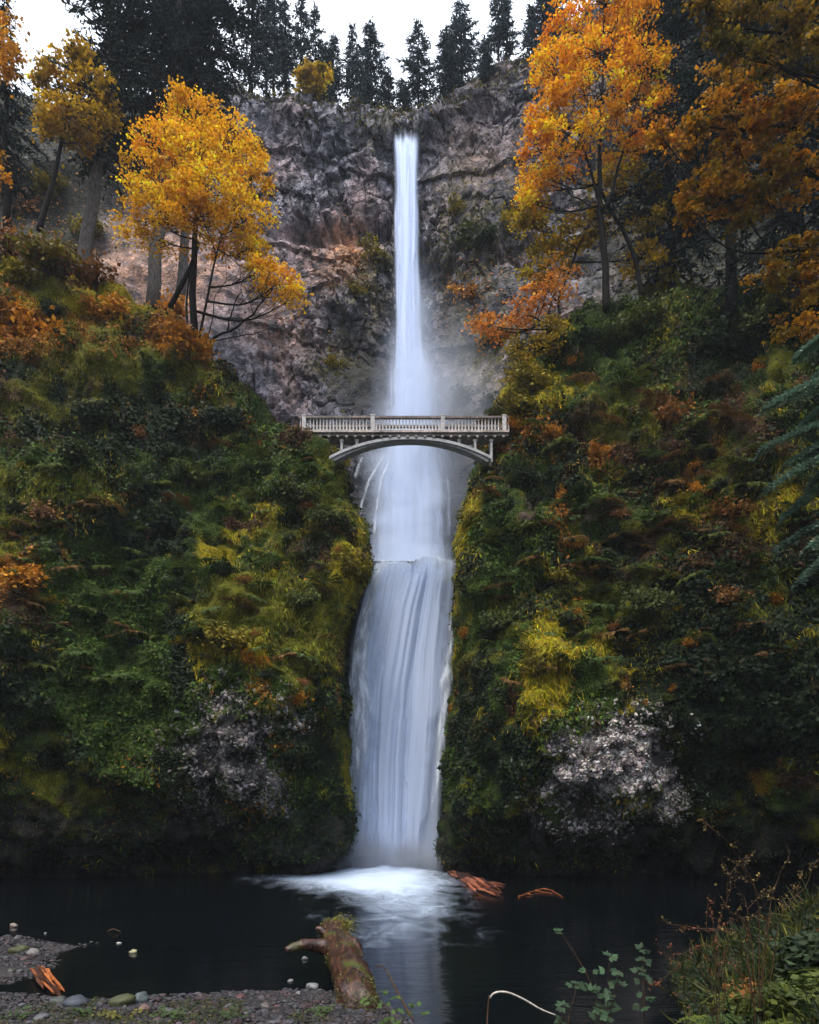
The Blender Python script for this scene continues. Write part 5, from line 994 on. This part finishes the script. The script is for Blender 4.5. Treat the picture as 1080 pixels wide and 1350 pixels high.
leafy(P(745, 1395, 12.5), [(P(760, 1302, 12.8), 2), (P(745, 1325, 12.6), 2), (P(786, 1335, 12.4), 2), (P(735, 1340, 12.5), 1)], 'low leafy plant at the bottom edge beside the pale stick', TG)
leafy(P(520, 1380, 14.6), [(P(500, 1310, 15), 3), (P(525, 1318, 15), 3), (P(545, 1325, 14.8), 3), (P(480, 1320, 15), 2), (P(560, 1340, 14.6), 2)], 'bright green plant at the near end of the big log', (.055, .105, .020), leaf=.11, nm='leafy_plant')
for k_, (px_, py_, lab) in enumerate([(30, 1345, 'low green plant in the bottom left corner'), (110, 1340, 'low green plant beside the blue grey stone'), (225, 1342, 'low green plant on the near shore'), (300, 1345, 'low green plant halfway along the near shore'), (420, 1340, 'low green plant left of the log end'), (160, 1345, 'low yellow green plant under the mossy stone')]):
    p = gp(px_, py_); leafy(p, [(p + np.array([RNG.uniform(-.4, .4), RNG.uniform(-.3, .3), RNG.uniform(.08, .22)]), 3) for _ in range(7)], lab, (.03, .055, .014) if k_ < 5 else (.075, .07, .012), leaf=.07, nm='leafy_plant')
# green bank: grass and low leaves as cover
sel = (X > 2.5) & (X < 16) & (Y > 8) & (Y < 24); dens = sel * sstep(-.12, .15, Z)
NG = gnormals(GG); NG = NG * np.sign(NG[..., 2:3] + 1e-9)
pos, nn = scatter(GG, NG, 60000, dens.astype(float)); k = RNG.choice(4, len(pos), p=[.45, .3, .18, .07]); patch = fbm(pos, 1.3, 2, 9)
cp = .62 * np.array([(.014, .030, .012), (.032, .056, .016), (.11, .115, .012), (.13, .06, .02)])[np.where(patch > .35, np.minimum(k + 1, 2), k)] * np.exp(RNG.normal(0, .3, (len(pos), 1)))
b = MB(); gr = RNG.random(len(pos)) < .55
b.leaves(pos[gr], RNG.normal(0, 1, (gr.sum(), 3)) + np.array([0, -.6, .2]), RNG.uniform(.15, .5, gr.sum()) * (1 + .9 * (patch[gr] > .1)), cp[gr], aspect=.03, tdir=(0, -.2, 1.0), tmix=.5, fold=.03)
g2 = ~gr; b.leaves(pos[g2] + np.array([0, 0, 1.]) * (RNG.random(g2.sum()) ** 1.5 * .35)[:, None], np.array([0, -.3, 1.]) + RNG.normal(0, .5, (g2.sum(), 3)), RNG.uniform(.05, .14, g2.sum()), cp[g2])
tag(b.obj('grass', M_GREEN), 'tangled grass and low leaves covering the bank at the bottom right', None, None, 'stuff')
# shore weeds along the bottom
n_ = 26000; gx = RNG.uniform(-13, 4, n_); gy = RNG.uniform(13.8, 18.2, n_); v = fbm(np.stack([gx, gy, gx * 0], -1), .9, 3, 19) - (gy - 15.5) * .28; kp = v > .15
pos = np.stack([gx, gy, ground_z(gx, gy) + .02], 1)[kp]; m_ = len(pos); cp = np.array([(.018, .03, .009), (.055, .055, .010), (.035, .02, .012)])[RNG.choice(3, m_, p=[.5, .25, .25])] * np.exp(RNG.normal(0, .35, (m_, 1)))
b = MB(); b.leaves(pos + np.array([0, 0, 1.]) * (RNG.random(m_) ** 2 * .1)[:, None], np.array([0, -.3, 1.]) + RNG.normal(0, .5, (m_, 3)), RNG.uniform(.03, .09, m_), cp); tag(b.obj('weeds', M_GREEN), 'low moss and weeds among the shore pebbles', None, None, 'stuff')
# twiggy bushes
def twigs(base, arcs, label, leafcol, nm='twiggy_bush', nleaf=10, leaf=.05):
    base = np.array(base); root = empty(nm, base, label, 'shrub'); tb, lb = MB(), MB()
    for pts in arcs:
        st = spl(pts, 16) - base; st[1:-1] += RNG.normal(0, .012, (14, 3)); tb.tube(st, np.linspace(.011, .003, 16), 4)
        for _ in range(6):
            i = RNG.integers(5, 15); e = st[i] + RNG.normal(0, .22, 3) + np.array([0, 0, .12]); tb.tube(np.stack([st[i], (st[i] + e) / 2 + RNG.normal(0, .03, 3), e]), [.007, .005, .002], 3, cap=False)
            q = st[i] + (e - st[i]) * RNG.random((nleaf, 1)) + RNG.normal(0, .02, (nleaf, 3)); lb.leaves(q, RNG.normal(0, 1, (nleaf, 3)) + np.array([0, -.4, .6]), leaf * RNG.uniform(.6, 1.3, nleaf), np.array(leafcol) * np.exp(RNG.normal(0, .4, (nleaf, 1))))
    tb.obj('branches', M_TWIG, root); lb.obj('foliage', M_SHRUB, root)
d = 12.5
def bank(px_, d): x = (px_ - 540) / F * d; return np.array([x, d, gz(x, d) - .05])
b0 = bank(1000, d)
twigs(b0, [[b0, P(1000, 1200, d), P(985, 1150, d), P(955, 1105, d), P(925, 1085, d)], [b0, P(985, 1215, d), P(1000, 1180, d), P(975, 1140, d)], [b0, P(1012, 1210, d), P(1025, 1160, d), P(1040, 1120, d), P(1030, 1095, d)], [b0, P(990, 1230, d), P(960, 1200, d), P(962, 1160, d), P(950, 1130, d)], [b0, P(1030, 1210, d), P(1060, 1170, d), P(1085, 1120, d)], [b0, P(980, 1240, d), P(940, 1225, d), P(900, 1222, d), P(865, 1212, d)], [b0, P(1010, 1220, d), P(1045, 1190, d), P(1060, 1140, d)]], 'tall bare arching orange brown twigs on the bank', (.10, .07, .02))
b0 = bank(950, 13.2)
twigs(b0, [[b0, P(940, 1245, 13.2), P(915, 1225, 13.2), P(890, 1218, 13.2)], [b0, P(930, 1262, 13.2), P(895, 1258, 13.2), P(872, 1262, 13.2)], [b0, P(945, 1235, 13.2), P(930, 1205, 13.2)], [b0, P(960, 1240, 13.2), P(975, 1205, 13.2)], [b0, P(920, 1270, 13.2), P(880, 1285, 13.2), P(860, 1300, 13.2)]], 'low tangled rusty twigs overhanging the water beside the bank', (.14, .05, .02))
for k_, (px_, dd_, s_, kd, lab) in enumerate([(1045, 12.6, .95, 'green', 'green leafy bush on the bank at the right edge'), (965, 12.4, .6, 'olive', 'yellow green bush low on the bank'), (1085, 14.0, 1.1, 'dark', 'tall dark bush cut by the right edge'), (905, 12.6, .55, 'green', 'small green bush at the foot of the bank'), (1010, 12.0, .7, 'dark', 'dark green bush low on the bank'), (1000, 14.2, .7, 'brown', 'brown twiggy bush on top of the bank')]):
    o = dup(SH[kd][0] if (kd, 0) in USED else SH[kd][1], bank(px_, dd_), random.uniform(0, 6), s_)
    ch = [c for c in o.children]
    for q in ('group',):
        if q in o: del o[q]
    tag(o, lab, 'shrub')

for k_ in range(26):
    dd_ = RNG.uniform(11.4, 14.5); px_ = RNG.uniform(850, 1110); q = np.array([(px_ - 540) / F * dd_, dd_, 0]); q[2] = gz(q[0], q[1])
    if q[2] < .05: continue
    o = dup(SH['fern'][k_ % 2], q + np.array([0, 0, .12]), random.uniform(0, 6), random.uniform(.5, .95)); tag(o, 'dark green fern in the tangled growth on the bank at the bottom right', 'fern', 'ferns on the near bank')
# air between here and the cliff
m, nt, n, l = mat_new('haze'); v = N(n, 'ShaderNodeVolumePrincipled'); v.inputs['Color'].default_value = (.80, .88, 1.0, 1); v.inputs['Density'].default_value = .00022; v.inputs['Anisotropy'].default_value = .1
o = N(n, 'ShaderNodeOutputMaterial'); l.new(v.outputs[0], o.inputs['Volume'])
b = MB(); b.box((-175, -175, -5), (175, 195, 150)); tag(b.obj('haze', m), 'thin blue haze filling the gorge', None, None, 'stuff')

# ------------------------------------------------------------------ camera, light, sky
cam = bpy.data.cameras.new('camera'); co = bpy.data.objects.new('camera', cam); COL.objects.link(co)
co.location = (0, 0, CZ); co.rotation_euler = (math.radians(90), 0, 0)
cam.sensor_fit = 'VERTICAL'; cam.sensor_height = 36; cam.lens = 36 * F / 1350; cam.shift_y = (HOR - 675) / 1350; cam.clip_end = 3000; cam.clip_start = .1
SC.camera = co
SUN_EL, SUN_AZ = math.radians(64), math.radians(205)
w = bpy.data.worlds.new('World'); SC.world = w; w.use_nodes = True; nt = w.node_tree; n, l = nt.nodes, nt.links; n.clear()
sky = N(n, 'ShaderNodeTexSky', sky_type='NISHITA', sun_disc=False, sun_elevation=SUN_EL, sun_rotation=SUN_AZ, air_density=1.0, dust_density=2.0)
g = N(n, 'ShaderNodeTexCoord'); sx = N(n, 'ShaderNodeSeparateXYZ'); l.new(g.outputs['Generated'], sx.inputs[0])
tn = N(n, 'ShaderNodeTexNoise'); tn.inputs['Scale'].default_value = 2.2; tn.inputs['Detail'].default_value = 5; l.new(g.outputs['Generated'], tn.inputs['Vector'])
mr = N(n, 'ShaderNodeMapRange'); mr.inputs['From Min'].default_value = 0; mr.inputs['From Max'].default_value = 1; mr.inputs['To Min'].default_value = 3.0; mr.inputs['To Max'].default_value = 12.0; l.new(sx.outputs[2], mr.inputs['Value'])
cl = ramp(n, [(.3, (.78, .86, 1.0)), (.7, (.93, .97, 1.05))]); l.new(tn.outputs[0], cl.inputs[0])
vs = N(n, 'ShaderNodeVectorMath', operation='SCALE'); l.new(cl.outputs[0], vs.inputs[0]); l.new(mr.outputs[0], vs.inputs['Scale'])
c = mix(n, l, sky.outputs[0], vs.outputs[0], .82)
bg = N(n, 'ShaderNodeBackground'); bg.inputs['Strength'].default_value = .12; l.new(c, bg.inputs['Color'])
o = N(n, 'ShaderNodeOutputWorld'); l.new(bg.outputs[0], o.inputs['Surface'])
sl = bpy.data.lights.new('sun', 'SUN'); so = bpy.data.objects.new('sun', sl); COL.objects.link(so); sl.energy = 1.6; sl.angle = math.radians(25); sl.color = (1, .88, .72)
dirv = Vector((math.sin(SUN_AZ) * math.cos(SUN_EL), math.cos(SUN_AZ) * math.cos(SUN_EL), math.sin(SUN_EL)))
so.rotation_euler = dirv.to_track_quat('Z', 'Y').to_euler()
vs = SC.view_settings; SC.display_settings.display_device = 'sRGB'; vs.view_transform = 'Standard'; vs.look = 'None'; vs.gamma = 1; vs.use_curve_mapping = False; vs.exposure = 1.08
cy = SC.cycles; cy.max_bounces = 8; cy.diffuse_bounces = 3; cy.glossy_bounces = 3; cy.transmission_bounces = 4; cy.transparent_max_bounces = 24; cy.volume_bounces = 1
cy.use_denoising = True; cy.caustics_reflective = False; cy.caustics_refractive = False
